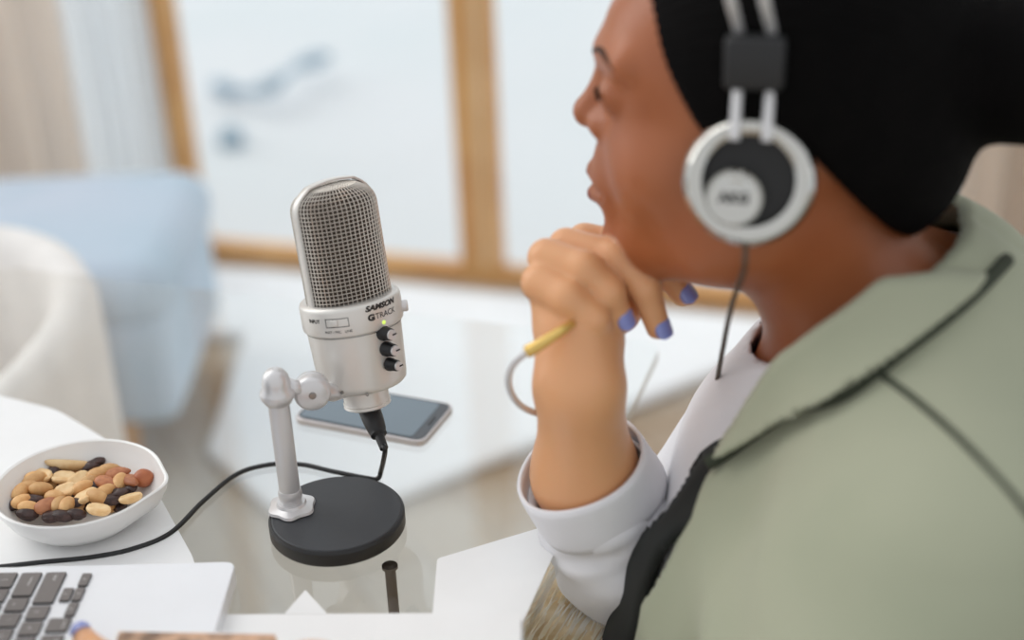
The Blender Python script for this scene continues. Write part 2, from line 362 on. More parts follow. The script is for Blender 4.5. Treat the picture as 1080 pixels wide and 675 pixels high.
def sheet(name, pix, z0, z1, label, cat, m='paper', r=.003, **k):
    o = slab(name, rpoly([plane(x, y, z1) for x, y in pix], r), z0, z1, m); return tag(o, label, cat, **k)
sheet('placemat', [(-90, 395), (60, 432), (110, 462), (150, 490), (206, 592), (206, 640), (-150, 640)], ZT + .0001, ZT + .002, 'white placemat on the glass table under the bowl of nuts', 'placemat', r=.012)
sheet('paper_sheet', [(461, 589), (601, 547), (552, 655), (552, 700), (452, 700)], ZT + .0001, ZT + .0006, 'white paper sheet on the table edge right of the microphone base', 'paper')
sheet('notebook', [(231, 648), (549, 646), (550, 760), (200, 760)], ZT + .0007, ZT + .006, 'white notebook at the bottom edge in front of the microphone base', 'notebook')
tri = sheet('reflection_patch', [(322, 622), (345, 647), (300, 647)], ZT + .0001, ZT + .0006, 'small white triangle imitating a reflection just in front of the microphone base', 'paper', r=.001)  # white sheet standing in for a reflection in the glass

# phone on the table
pz = ZT + .0062; pc = [plane(x, y, pz) for x, y in ((316, 432), (399, 412), (484, 434), (440, 464))]
pA = plane(308, 440, pz); pB = plane(446, 466, pz); pC = plane(483, 433, pz)
dx = pB - pA; Lp = np.linalg.norm(dx); dx /= Lp; dy = np.array([-dx[1], dx[0], 0]); Wp = .060
ph = empty('smartphone', tuple((pA + dx * Lp / 2 + dy * Wp / 2)[:2]) + (ZT,)); tag(ph, 'smartphone with grey screen lying on the table behind the microphone', 'phone')
PP = [pA, pA + dx * Lp, pA + dx * Lp + dy * Wp, pA + dy * Wp]
keep(slab('body', rpoly(PP, .009), ZT + .0003, ZT + .0056, 'phoneside', bev=.0008), ph)
ins = lambda d0, d1, w: [pA + dx * d0 + dy * w, pA + dx * (Lp - d1) + dy * w, pA + dx * (Lp - d1) + dy * (Wp - w), pA + dx * d0 + dy * (Wp - w)]
keep(slab('bezel', rpoly(ins(.002, .002, .002), .008), ZT + .0056, ZT + .0060, 'phonedark'), ph)
keep(slab('screen', rpoly(ins(.004, .011, .004), .004), ZT + .0060, ZT + .0062, 'screen'), ph)
q = pA + dx * (Lp - .0065) + dy * Wp / 2; keep(tube('speaker_slot', [q - dy * .006 + [0, 0, ZT + .0060 - q[2]], q + dy * .006 + [0, 0, ZT + .0060 - q[2]]], .0006, 'black', n=8), ph)

# ------------------------------------------------------------------ microphone
dc = plane(355, 541, ZT + .012)
mic = empty('desktop_microphone', (dc[0], dc[1], ZT)); tag(mic, 'silver condenser microphone with wire mesh head on round black base', 'microphone')
R0 = .0468
keep(lathe('base', [(0, .0006), (R0 - .001, .0006), (R0, .002), (R0, .0105), (R0 - .0012, .012), (0, .012)], (dc[0], dc[1], ZT), (0, 0, 1), 'black', n=96), mic)
keep(lathe('base_pad', [(0, .0), (R0 - .0022, 0), (R0 - .003, .0007), (0, .0008)], (dc[0], dc[1], ZT + .0121), (0, 0, 1), 'basetop', n=96), mic)
pb = plane(308, 536, ZT + .0128); pb[2] = ZT + .0128
fl_ = keep(lathe('post_flange', [(0, 0), (.0150, 0), (.0162, .001), (.0155, .0028), (.0105, .0042), (.0095, .006), (0, .006)], pb, (0, 0, 1), 'silver', n=72, fn=lambda a, t: 1 + .07 * math.cos(6 * a) * (1 if t < .003 else 0)), mic)
HP = .088
keep(lathe('post', [(.0072, .005), (.0072, HP), (.0072, HP + .001)], pb, (0, 0, 1), 'silver', n=32), mic)
keep(lathe('post_clamp_ring', [(.0076, .008), (.0082, .010), (.0082, .014), (.0076, .016)], pb, (0, 0, 1), 'silver', n=32), mic)
pt = pb + np.array([0, 0, HP])
keep(lathe('elbow_joint', [(.0072, -.004), (.0088, -.003), (.0112, .001), (.0118, .004), (.0112, .006), (.0098, .008), (.0096, .012), (.0085, .017), (.006, .0205), (.003, .0222), (0, .0226)], pt, (0, 0, 1), 'silver', n=40), mic)
mb = aty(388, 428, .87); mtp = aty(348, 194, .90)
AX = mtp - mb; LM = np.linalg.norm(AX); AX /= LM
fa = math.radians(40); FN = np.array([math.sin(fa), -math.cos(fa), 0]); FN -= (FN @ AX) * AX; FN /= np.linalg.norm(FN); SD = np.cross(AX, FN)
def mp3(a, b, t): return mb + SD * a + FN * b + AX * t * LM
rb = .0335
prof = [(0, 0), (.0140, 0), (.0160, .006), (.0168, .010), (.0160, .020), (.0168, .026), (.0160, .034), (.0163, .090), (.0285, .110), (.0305, .122), (.0312, .15), (rb - .0006, .372), (rb - .0006, .384)]
keep(lathe('lower_body', [(r, t * LM) for r, t in prof], mb, AX, 'micbody', n=96), mic)
prof = [(.028, .384), (rb, .382), (rb + .0014, .389), (rb + .0018, .400), (rb + .0018, .490), (rb + .0012, .502), (rb - .0005, .510), (.0305, .513), (.029, .510)]
keep(lathe('collar_ring', [(r, t * LM) for r, t in prof], mb, AX, 'micbody', n=96), mic)
keep(lathe('collar_groove', [(rb - .0002, .376 * LM), (rb - .0002, .383 * LM)], mb, AX, 'steel', n=96), mic)
# head: band + two mesh grilles + core
a0, b0 = .0300, .0235; t0, t1 = .49, 1.0
def awf(v): return a0 * (1 - .40 * max(0, (v - .80) / .20) ** 2.4)
def btf(v): return b0 * (1 - .42 * max(0, (v - .78) / .22) ** 2.2)
def grille(sgn):
    V = []; F = []; nu, nv = 27, 30
    for j in range(nv + 1):
        v = j / nv; tt = t0 + (t1 - t0) * v - .012 * max(0, (v - .9) / .1)
        for i in range(nu + 1):
            ph_ = math.pi * (-.5 + i / nu)
            V.append(mp3(awf(v) * .985 * math.sin(ph_), sgn * (btf(v) * abs(math.cos(ph_)) ** .8 + .0005), tt))
    for j in range(nv):
        for i in range(nu):
            a = j * (nu + 1) + i; F.append((a, a + 1, a + nu + 2, a + nu + 1))
    K = 5
    for k in range(1, K + 1):
        c_ = 1 - k / K
        for i in range(nu + 1):
            ph_ = math.pi * (-.5 + i / nu)
            V.append(mp3(awf(1) * .985 * math.sin(ph_), sgn * (btf(1) * c_ * abs(math.cos(ph_)) ** .8 + .0005), .988 + .012 * math.sin(math.pi / 2 * k / K) * max(.2, math.cos(ph_)) ))
    for j in range(nv, nv + K):
        for i in range(nu): a = j * (nu + 1) + i; F.append((a, a + 1, a + nu + 2, a + nu + 1))
    o = mk('grille', V, F, 'mesh', mic, False); md = o.modifiers.new('wire', 'WIREFRAME'); md.thickness = .00105; md.use_even_offset = False; md.use_replace = True
    return keep(o, mic)
grille(1); grille(-1)
V = []; F = []; nc = 40
rows = [(.485, .90), (.6, .91), (.75, .91), (.85, .90), (.92, .88), (.965, .84), (.985, .62)]
for (tt, k) in rows:
    v = (tt - t0) / (t1 - t0)
    for i in range(nc):
        a = 2 * math.pi * i / nc; V.append(mp3(awf(max(v, 0)) * k * math.cos(a), btf(max(v, 0)) * k * math.copysign(abs(math.sin(a)) ** .9, math.sin(a)), tt))
for j in range(len(rows) - 1):
    for i in range(nc): F.append((j * nc + i, j * nc + (i + 1) % nc, (j + 1) * nc + (i + 1) % nc, (j + 1) * nc + i))
F.append(tuple(range(nc))); F.append(tuple(range((len(rows) - 1) * nc, len(rows) * nc)))
keep(mk('grille_core', V, F, 'foam'), mic)
# band path in the side/axis plane
pa = [(-1, 0.0), (-1, .35), (-1, .7)]
path = []
for v in np.linspace(0, 1, 26): path.append((-awf(v), t0 + (t1 - t0) * v))
ex = path[-1][0]
for k in np.linspace(0, 1, 12)[1:-1]: path.append((ex * (1 - 2 * k), 1.0 + .012 * math.sin(math.pi * k)))
for v in np.linspace(1, 0, 26): path.append((awf(v), t0 + (t1 - t0) * v))
V = []; F = []; hw = .0034
for i, (a, t) in enumerate(path):
    p0 = path[max(i - 1, 0)]; p1 = path[min(i + 1, len(path) - 1)]; tx, ty = p1[0] - p0[0], (p1[1] - p0[1]) * LM; L = math.hypot(tx, ty); nx, ny = -ty / L, tx / L
    for (w, h) in ((-hw, 0), (-hw, .0012), (-hw + .0008, .0018), (hw - .0008, .0018), (hw, .0012), (hw, 0)):
        V.append(mp3(a + nx * h * 1.0, w, t + ny * h / LM))
for i in range(len(path) - 1):
    for j in range(6): F.append((i * 6 + j, i * 6 + (j + 1) % 6, (i + 1) * 6 + (j + 1) % 6, (i + 1) * 6 + j))
bo = mk('head_band', V, F, 'micbody'); keep(bo, mic); bo.data.set_sharp_from_angle(angle=math.radians(45))
# writing and controls wrapped on the cylinder; angle measured from the front normal
def wrap(ang, t, r):
    def fn(x, y):
        a = math.radians(ang) + x / r; return mb + (FN * math.cos(a) + SD * math.sin(a)) * r + AX * (t * LM + y)
    return fn
rr_ = rb + .0020
keep(decal('brand_lettering', text_pts('SAMSON', .0052, .25, .00026, 1.22), wrap(3, .489, rr_), 'ink', None), mic)
keep(decal('model_lettering', text_pts('TRACK', .0056), wrap(8, .449, rr_), 'ink', None), mic)
keep(decal('model_lettering', text_pts('G', .0058, 0, .00035, 1.2), wrap(-11.5, .449, rr_), 'ink', None), mic)
keep(decal('input_lettering', text_pts('INPUT', .0036, .0, .0001), wrap(-79, .458, rr_), 'ink', None), mic)
keep(decal('switch_lettering', text_pts('INST / MIC   LINE', .0026), wrap(-50, .412, rr_), 'ink', None), mic)
def ringrect(cx, cy, w, h, t):
    V = []; F = []
    for (x0, y0, x1, y1) in ((cx - w / 2, cy - h / 2, cx + w / 2, cy - h / 2 + t), (cx - w / 2, cy + h / 2 - t, cx + w / 2, cy + h / 2), (cx - w / 2, cy - h / 2, cx - w / 2 + t, cy + h / 2), (cx + w / 2 - t, cy - h / 2, cx + w / 2, cy + h / 2), (cx - w / 6, cy - h / 2, cx - w / 6 + t, cy + h / 2)):
        n_ = 6
        for k in range(n_):
            xa = x0 + (x1 - x0) * k / n_; xb = x0 + (x1 - x0) * (k + 1) / n_; b = len(V)
            V += [(xa, y0), (xb, y0), (xb, y1), (xa, y1)]; F.append((b, b + 1, b + 2, b + 3))
    return V, F
keep(decal('input_switch_outline', ringrect(0, 0, .0165, .0062, .0004), wrap(-50, .452, rr_ + .0001), 'ink', None), mic)
def radial(ang, t): a = math.radians(ang); return (FN * math.cos(a) + SD * math.sin(a)), mb + (FN * math.cos(a) + SD * math.sin(a)) * rb + AX * t * LM
d, p = radial(-53, .452); sw = keep(box('input_switch', (0, 0, 0), (.005, .0045, .0012), 'micbody', None, .0004), mic)
sw.data.transform(Matrix.Translation(p + d * .0022) @ Matrix((tuple(np.cross(AX, d)), tuple(AX), tuple(d))).transposed().to_4x4())
d, p = radial(3, .414); keep(lathe('status_light', [(0, 0), (.0014, 0), (.0014, .0008), (.0008, .0014), (0, .0016)], p + d * .0012, d, 'ledglow', n=20), mic)
for ang, t, r in ((2, .366, .0047), (3, .294, .0047), (4, .224, .0042)):
    d, p = radial(ang, t)
    if t < .1: p = p - d * .0005
    kn = keep(lathe('volume_knob', [(r * 1.12, -.001), (r * 1.12, .0012), (r, .002), (r * .92, .0075), (r * .80, .0088), (0, .0088)], p, d, 'black', n=32, fn=lambda a, tt: 1 + .03 * math.cos(12 * a) * (1 if .002 < tt < .0107 else 0)), mic)
    kc = lathe('knob_cap', [(r * .76, .0), (r * .72, .0012), (0, .0014)], p + d * .0088, d, 'silver', n=32); kc.parent = kn; 
    x, y, z = frame_of(d); tube('pointer_line', [p + d * .0105, p + d * .0105 + x * r * .65], .0005, 'ink', kn, n=6)
for ang, s in ((20, '0'), (-14, '-')):
    pass
d, p = radial(52, .430); keep(lathe('headphone_jack', [(.0038, -.001), (.0042, .003), (.0036, .0045), (0, .0045)], p + d * .001, d, 'silver', n=24), mic)
for ang, t in ((-62, .135), (-30, .115)):
    d, p = radial(ang, t); keep(lathe('screw', [(0, 0), (.0013, 0), (.0011, .0006), (0, .0008)], p - d * .0022, d, 'steel', n=14), mic)
# swivel: axle, two discs, yoke joining post to body
pv = at(329, 411, np.linalg.norm(1) * 0.955); mlow = mb + AX * .10 * LM
jt = pt + np.array([0, 0, .010])
vdir = -ray(329, 411); vdir[2] = .12; vdir /= np.linalg.norm(vdir)
pv = at(329, 412, .957)
keep(tube('swivel_arm', [jt + (pv - jt) * .25, jt + (pv - jt) * .55, pv], [.0065, .0055, .006], 'silver', n=20), mic)
keep(lathe('swivel_joint', [(0, -.009), (.0100, -.009), (.0118, -.007), (.0122, -.003), (.0112, -.0018), (.0112, -.0008), (.0124, 0), (.0124, .005), (.0112, .0078), (.0095, .0092), (0, .0098)], pv, vdir, 'silver', n=48), mic)
keep(lathe('swivel_screw', [(0, 0), (.0026, 0), (.0022, .0012), (0, .0014)], pv + vdir * .0096, vdir, 'steel', n=20), mic)
ml = mb + AX * .115 * LM - SD * .010
keep(tube('mount_arm', [pv, (pv + ml) / 2 - AX * .003, ml - (ml - pv) * .15], [.0065, .0065, .0075], 'silver', n=20), mic)
# cable
cb = empty('microphone_cable', tuple(mb)); tag(cb, 'black cable running from the microphone underside across the table', 'cable')
pe = plane(403, 506, ZT + .003)
pk = mb - AX * .0 ; ped = at(404, 470, .985) - pk; ped /= np.linalg.norm(ped)
keep(lathe('plug', [(0, -.002), (.0075, -.002), (.0078, .004), (.0074, .014), (.0064, .022), (.0058, .0235), (.0058, .026), (.0034, .0275), (.0030, .038), (0, .039)], pk, ped, 'black', n=28), cb)
pts = [pk + ped * .034, pk + ped * .040]
cz = ZT + .0027
low = [(402, 496, cz + .006), (398, 505, cz), (385, 504, cz), (350, 497, cz), (318, 490, cz), (285, 490, cz), (250, 500, cz), (215, 528, cz), (180, 562, cz), (140, 579, cz), (95, 588, cz), (45, 593, cz), (0, 598, cz), (-60, 604, cz)]
pts += [plane(x, y, z) for x, y, z in low]
keep(tube('cord', catmull(pts, 8), .0018, 'black', n=12), cb)

# ------------------------------------------------------------------ laptop
q0 = plane(249, 592, ZT + .016)
g1 = np.array([math.sin(math.radians(1.5)), math.cos(math.radians(1.5)), 0]); g2 = np.array([-g1[1], g1[0], 0])   # g1: laptop right, g2: towards the hinge
lt = empty('laptop', (q0[0], q0[1], ZT)); tag(lt, 'silver laptop with grey keys in the bottom left corner', 'laptop')
def lp_(r, b, z=0): return q0 + g1 * r + g2 * b + np.array([0, 0, z])
LW, LD = .262, .180
keep(slab('base', rpoly([lp_(0, 0), lp_(-0, LD), lp_(-LW, LD), lp_(-LW, 0)], .008), ZT + .003, ZT + .016, 'alu', bev=.0007), lt)
rot = Matrix((tuple(g1), tuple(g2), (0, 0, 1))).transposed().to_4x4()
lid = box('lid', (0, 0, 0), (LW, .006, .17), 'alu', None, .002)
lid.data.transform(Matrix.Translation(lp_(-LW / 2, LD + .035, .078)) @ rot @ Matrix.Rotation(math.radians(-25), 4, 'X')); keep(lid, lt)
scn = box('screen', (0, 0, 0), (LW - .01, .001, .155), 'phonedark'); scn.data.transform(Matrix.Translation(lp_(-LW / 2, LD + .035, .078)) @ rot @ Matrix.Rotation(math.radians(-25), 4, 'X') @ Matrix.Translation((0, -.0035, 0))); scn.parent = lid; scn.matrix_parent_inverse = lid.matrix_parent_inverse.copy() if False else Matrix.Identity(4)
keep(slab('touchpad', rpoly([lp_(-.09, .010, 0), lp_(-.09, .068), lp_(-.172, .068), lp_(-.172, .010)], .004), ZT + .016, ZT + .0162, 'alu'), lt)
def key(r, b, w, h, legend=None):
    P = [lp_(r - w / 2, b - h / 2), lp_(r + w / 2, b - h / 2), lp_(r + w / 2, b + h / 2), lp_(r - w / 2, b + h / 2)]
    k = slab('key', rpoly(P, .0012, 3), ZT + .0158, ZT + .0172, 'keydark'); keep(k, lt)
    c = sum(P) / 4; Q = [c + (p - c) * .955 for p in P]
    kt = slab('key_top', rpoly(Q, .0012, 3), ZT + .0172, ZT + .0175, 'key'); kt.parent = k; kt.matrix_parent_inverse = Matrix.Identity(4)
    if legend:
        s, x, y, sz = legend
        decal('key_legend', text_pts(s, sz, 0, .00003), lambda X, Y: lp_(r + x * w + X, b + y * h + Y, .00165), 'legend', k)
    return k
P_ = .0152; kw = .0132; kh = .0132
key(-.017, .0945, kw, .0062, ('>', 0, 0, .004)); key(-.032, .0945, kw, .0062, ('v', 0, 0, .004)); key(-.032, .1020, kw, .0066, ('^', 0, 0, .004)); key(-.047, .0945, kw, .0062, ('<', 0, 0, .004))
r = -.062
for s in ('option', 'cmd'):
    key(r, .0985, kw, .0138, (s, 0, -.25, .0028)); r -= P_ + (.001 if s == 'option' else .0)
key(r - .026, .0985, .066, .0138)
r = -.153
for s in ('cmd', 'alt', 'ctrl', 'fn'): key(r, .0985, kw, .0138, (s, 0, -.25, .0028)); r -= P_
key(-.0245, .1150, .032, kh, ('shift', .30, -.05, .0034))
for i, s in enumerate(['?', '>', '<', 'M', 'N', 'B', 'V', 'C', 'X', 'Z']): key(-.0495 - i * P_, .1150, kw, kh, (s, 0, 0, .005))
key(-.0495 - 10.6 * P_, .1150, .028, kh)
key(-.0205, .1310, .0245, kh, ('return', .10, -.1, .0034))
for i, s in enumerate(['"', ':', 'L', 'K', 'J', 'H', 'G', 'F', 'D', 'S', 'A']): key(-.0410 - i * P_, .1310, kw, kh, (s, 0, 0, .005))
key(-.0155, .1470, .0155, kh, ('|', 0, 0, .005))
for i, s in enumerate(['}', '{', 'P', 'O', 'I', 'U', 'Y', 'T', 'R', 'E', 'W', 'Q']): key(-.0315 - i * P_, .1470, kw, kh, (s, 0, 0, .005))
key(-.0195, .1630, .0235, kh, ('delete', .1, -.1, .0034))
for i, s in enumerate(['+', '-', '0', '9', '8', '7', '6', '5', '4', '3', '2', '1']): key(-.0385 - i * P_, .1630, kw, kh, (s, 0, 0, .005))

# magazine strip in the foreground bottom
mz = empty('open_magazine', tuple(plane(190, 700, ZT + .02)))
mzp = [plane(x, y, ZT + .026) for x, y in ((122, 664), (300, 668), (330, 760), (90, 760))]
keep(slab('page', mzp, ZT + .0178, ZT + .026, 'paper'), mz)
def printed():
    m = bpy.data.materials.new('printed_photo'); m.use_nodes = True; t = m.node_tree; b = t.nodes['Principled BSDF']; n = t.nodes.new('ShaderNodeTexNoise'); n.inputs['Scale'].default_value = 60; n.inputs['Detail'].default_value = 3
    co = t.nodes.new('ShaderNodeTexCoord'); t.links.new(co.outputs['Object'], n.inputs[0]); r = t.nodes.new('ShaderNodeValToRGB'); t.links.new(n.outputs['Fac'], r.inputs[0]); t.links.new(r.outputs[0], b.inputs['Base Color'])
    r.color_ramp.elements[0].position = .36; r.color_ramp.elements[0].color = (*lin((120, 96, 78)), 1); r.color_ramp.elements[1].position = .66; r.color_ramp.elements[1].color = (*lin((226, 184, 152)), 1); return m
MT['print'] = printed()
keep(slab('printed_picture', [plane(x, y, ZT + .0265) for x, y in ((126, 666), (290, 669), (310, 740), (100, 740))], ZT + .0261, ZT + .0265, 'print'), mz)
tag(mz, 'magazine page with a brown printed picture at the bottom edge over the laptop', 'magazine')

# ------------------------------------------------------------------ bowl and nuts
bc = np.array([-.3065, .836, ZT + .002])
def bfn(a, t): return 1 + .10 * math.exp(-((a - .08 + math.pi) % (2 * math.pi) - math.pi) ** 2 / .06) + .02 * math.cos(2 * a)
bp = [(0, .0004), (.030, .0004), (.040, .004), (.050, .013), (.0555, .024), (.0570, .0300), (.0560, .0308), (.0545, .0300), (.0525, .024), (.046, .013), (.036, .0065), (.020, .005), (0, .005)]
bw = lathe('bowl', bp, bc, (0, 0, 1), 'ceramic', n=96, hint=(0, 1, 0), fn=lambda a, t: bfn(math.pi - a + math.pi, t) if t > .005 else 1)
# stretch: slightly elongated along x
tag(bw, 'white ceramic bowl with uneven rim holding mixed nuts', 'bowl')
def nutmesh(kind):
    V = []; F = []; nu, nv = 16, 10
    r = random.random
    s1, s2 = r() * 6, r() * 6
    for j in range(nv + 1):
        th = math.pi * j / nv
        for i in range(nu):
            ph = 2 * math.pi * i / nu; x, y, z = math.sin(th) * math.cos(ph), math.sin(th) * math.sin(ph), math.cos(th)
            x, z = z, x
            if kind == 'peanut_half':
                w = 1 - .10 * math.cos(x * 4) ; p = (x * .0078, y * .0056 * w, (z * .0040 if z < 0 else min(z, .35) * .0042) - .0011 * math.exp(-(y / .13) ** 2) * (z > 0))
            elif kind == 'peanut':
                p = (x * .0078, y * .0050, z * .0046 * (1 + .05 * math.sin(8 * ph)))
            elif kind == 'almond':
                k = (1 - x * .42); p = (x * .0105, y * .0060 * k, z * .0040 * k)
            elif kind == 'hazelnut':
                k = 1 + .12 * max(0, x) ** 4; p = (x * .0066 * k, y * .0064, z * .0064)
            elif kind == 'cashew_stick':
                p = (x * .0165, y * .0040, z * .0038 + (x * x) * .002)
            else:
                k = 1 + .12 * math.sin(5 * ph + s1) * math.sin(th * 3 + s2) + .07 * math.sin(11 * ph + s2); p = (x * .0078 * k, y * .0052 * k, z * .0042 * k)
            V.append(p)
    for j in range(nv):
        for i in range(nu): F.append((j * nu + i, (j + 1) * nu + i, (j + 1) * nu + (i + 1) % nu, j * nu + (i + 1) % nu))
    return V, F
names = {'peanut_half': ('peanut_half', 'peanut2', 'split peanut'), 'peanut': ('peanut', 'peanut', 'roasted peanut'), 'almond': ('almond', 'almond', 'brown almond'), 'hazelnut': ('hazelnut', 'hazel', 'round brown hazelnut'), 'raisin': ('raisin', 'raisin', 'dark raisin'), 'cashew_stick': ('nut_sliver', 'peanut2', 'long pale nut sliver'), 'slice': ('peanut_half', 'peanut2', 'pale nut slice')}
NL = [(155, 265, 'peanut', 20), (230, 268, 'peanut_half', -30), (150, 335, 'peanut', 10), (75, 355, 'peanut', 70), (122, 410, 'peanut', 55), (225, 342, 'peanut', 15), (355, 350, 'peanut_half', 10), (268, 425, 'almond', 60), (320, 425, 'peanut', 80), (350, 278, 'peanut_half', -10), (432, 292, 'peanut_half', 40), (380, 212, 'cashew_stick', 4), (470, 378, 'peanut_half', 30), (532, 382, 'peanut', -30), (540, 452, 'peanut_half', 0), (600, 240, 'peanut', 0), (640, 258, 'almond', 0), (597, 315, 'almond', -30), (655, 305, 'peanut', 80), (718, 300, 'almond', -60), (785, 282, 'hazelnut', 0), (715, 388, 'slice', 5), (572, 360, 'peanut', 45), (492, 305, 'peanut', 60), (450, 335, 'peanut', 20), (365, 430, 'peanut', 80), (160, 445, 'peanut', 0), (300, 385, 'peanut', -20), (185, 295, 'peanut', 30), (530, 265, 'peanut', 15),
      (70, 325, 'raisin', 30), (65, 420, 'raisin', 70), (285, 250, 'raisin', 60), (490, 222, 'raisin', 10), (532, 190, 'raisin', 30), (540, 322, 'raisin', 50), (190, 405, 'raisin', 20), (150, 478, 'raisin', 0), (280, 495, 'raisin', 0), (418, 478, 'raisin', 0), (410, 418, 'raisin', 40), (240, 445, 'raisin', 40), (612, 402, 'raisin', 10), (702, 350, 'raisin', 20), (650, 372, 'raisin', 0), (345, 490, 'raisin', 10)]
NM = {}
used_lab = {}
def where(fx, fy):
    a = 'left' if fx < .22 else ('centre-left' if fx < .42 else ('centre-right' if fx < .62 else 'right')); b = 'back' if fy < .30 else ('middle' if fy < .62 else 'front')
    return f'{b} {a}'
def addnut(x, y, kind, ang, dz, gi):
    nm, m_, lab = names[kind]; mk_ = 'peanut_half' if kind == 'slice' else kind
    px, py = x / 5.195, 450 + y / 5.195
    zz = ZT + .0165 + dz; p = plane(px, py, zz)
    rr = math.hypot(p[0] - bc[0], p[1] - bc[1])
    if kind in NM and len(NM[kind]) >= 3: me = random.choice(NM[kind])
    else:
        V, F = nutmesh(mk_); me = bpy.data.meshes.new(nm); me.from_pydata(V, [], F); me.materials.append(MT[m_]); me.polygons.foreach_set('use_smooth', [True] * len(me.polygons)); NM.setdefault(kind, []).append(me)
    o = bpy.data.objects.new(nm, me); COL.objects.link(o)
    lim = .044
    if rr > lim and kind != 'cashew_stick': p = bc + (p - bc) * np.array([lim / rr, lim / rr, 1])
    o.location = p; o.rotation_euler = (random.uniform(-.4, .4), random.uniform(-.3, .3), math.radians(ang))
    s = random.uniform(1.02, 1.16) * (1 if kind != 'raisin' else random.uniform(.72, .98)); o.scale = (s, s, s)
    w = where(x / 830, (y - 180) / 320)
    tag(o, f'{lab} in the white bowl, {w} of the heap', 'raisin' if kind == 'raisin' else 'nut', {'raisin': 'dark raisins in the bowl', 'almond': 'almonds in the bowl', 'hazelnut': None}.get(kind, 'peanuts in the bowl'))
    return o
NUTS = []
FILL = [(120 + 75 * (i % 8) + 20 * ((i // 8) % 2), 240 + 58 * (i // 8), random.choice(['peanut', 'peanut_half', 'peanut', 'raisin']), random.uniform(0, 180)) for i in range(32)]
for i, (x, y, k, a) in enumerate(FILL):
    if (x - 400) ** 2 / 330 ** 2 + (y - 340) ** 2 / 150 ** 2 < 1: NUTS.append(addnut(x, y + 18, k, a, -.0045, i))
for i, (x, y, k, a) in enumerate(NL):
    NUTS.append(addnut(x, y, k, a, .0045 if k != 'raisin' else .0025, i))
groups_ = {}
for o in NUTS: groups_.setdefault(o['label'], []).append(o)
for lab, os_ in groups_.items():
    if len(os_) < 2: continue
    os_.sort(key=lambda o: o.location.x)
    words = ['leftmost', 'second from left', 'third from left', 'fourth from left', 'fifth from left', 'sixth from left'][:len(os_) - 1] + ['rightmost']
    for o, w in zip(os_, words): o['label'] = lab.replace(' in the white bowl', ' in the bowl') + ', ' + w

# ------------------------------------------------------------------ straw pouf below the table edge
sp = empty('straw_stool', tuple(plane(615, 660, .30)[:2]) + (0,)); tag(sp, 'woven straw stool beyond the right table edge under the white sleeve', 'stool')
pcx, pcy = plane(640, 660, .44)[:2]
SR = .10
keep(lathe('body', [(0, .0), (SR * .8, .0), (SR * .96, .1), (SR, .25), (SR * .97, .40), (SR * .88, .432), (0, .438)], (pcx, pcy, 0), (0, 0, 1), 'straw', n=48), sp)
V = []; F = []
sd = plane(560, 675, .44) - plane(640, 560, .44); sd[2] = 0; sd /= np.linalg.norm(sd); sn = np.array([-sd[1], sd[0], 0])
for i in range(420):
    w = random.uniform(-.094, .094); hl = math.sqrt(max(0, SR ** 2 - w * w)); a_ = random.uniform(-hl, hl * .6); L = random.uniform(.02, .07); w2 = w + random.uniform(-.004, .004)
    b = len(V); c = np.array([pcx, pcy, 0]); zz = .437 + random.uniform(0, .004); hh = .0006
    p0 = c + sd * a_ + sn * w; p1 = c + sd * min(a_ + L, hl) + sn * w2; 
    for p, dzp in ((p0, 0), ((p0 + p1) / 2, .002), (p1, -.001)):
        for q in (sn * hh + [0, 0, 0], np.array([0, 0, .0011]), -sn * hh): V.append(p + q + np.array([0, 0, zz + dzp]))
    for s in (0, 3):
        for j in range(3): F.append((b + s + j, b + s + (j + 1) % 3, b + s + 3 + (j + 1) % 3, b + s + 3 + j))
    F.append((b, b + 2, b + 1)); F.append((b + 6, b + 7, b + 8))
st = keep(mk('straw_strands', V, F, 'straw2', None, False), sp); st['kind'] = 'stuff'
# ------------------------------------------------------------------ signed distance modelling for the person
def _n(v): return np.asarray(v, dtype=np.float32)
def sph(c, r):
    c = _n(c); return lambda p: np.linalg.norm(p - c, axis=1) - r
def ell(c, r, Rm=None):
    c = _n(c); r = _n(r)
    def f(p):
        q = p - c
        if Rm is not None: q = q @ _n(Rm)
        k0 = np.linalg.norm(q / r, axis=1); k1 = np.linalg.norm(q / (r * r), axis=1) + 1e-9; return k0 * (k0 - 1) / k1
    return f
def cone(a, b, ra, rb_):
    a = _n(a); b = _n(b)
    def f(p):
        ab = b - a; t = np.clip(((p - a) @ ab) / (ab @ ab), 0, 1); return np.linalg.norm(p - a - t[:, None] * ab, axis=1) - (ra + (rb_ - ra) * t)
    return f
def smin(a, b, k):
    h = np.maximum(k - np.abs(a - b), 0) / k; return np.minimum(a, b) - h * h * k * .25
def smax(a, b, k): return -smin(-a, -b, k)
def union(fs, k):
    def f(p):
        d = fs[0](p)
        for g in fs[1:]: d = smin(d, g(p), k)
        return d
    return f
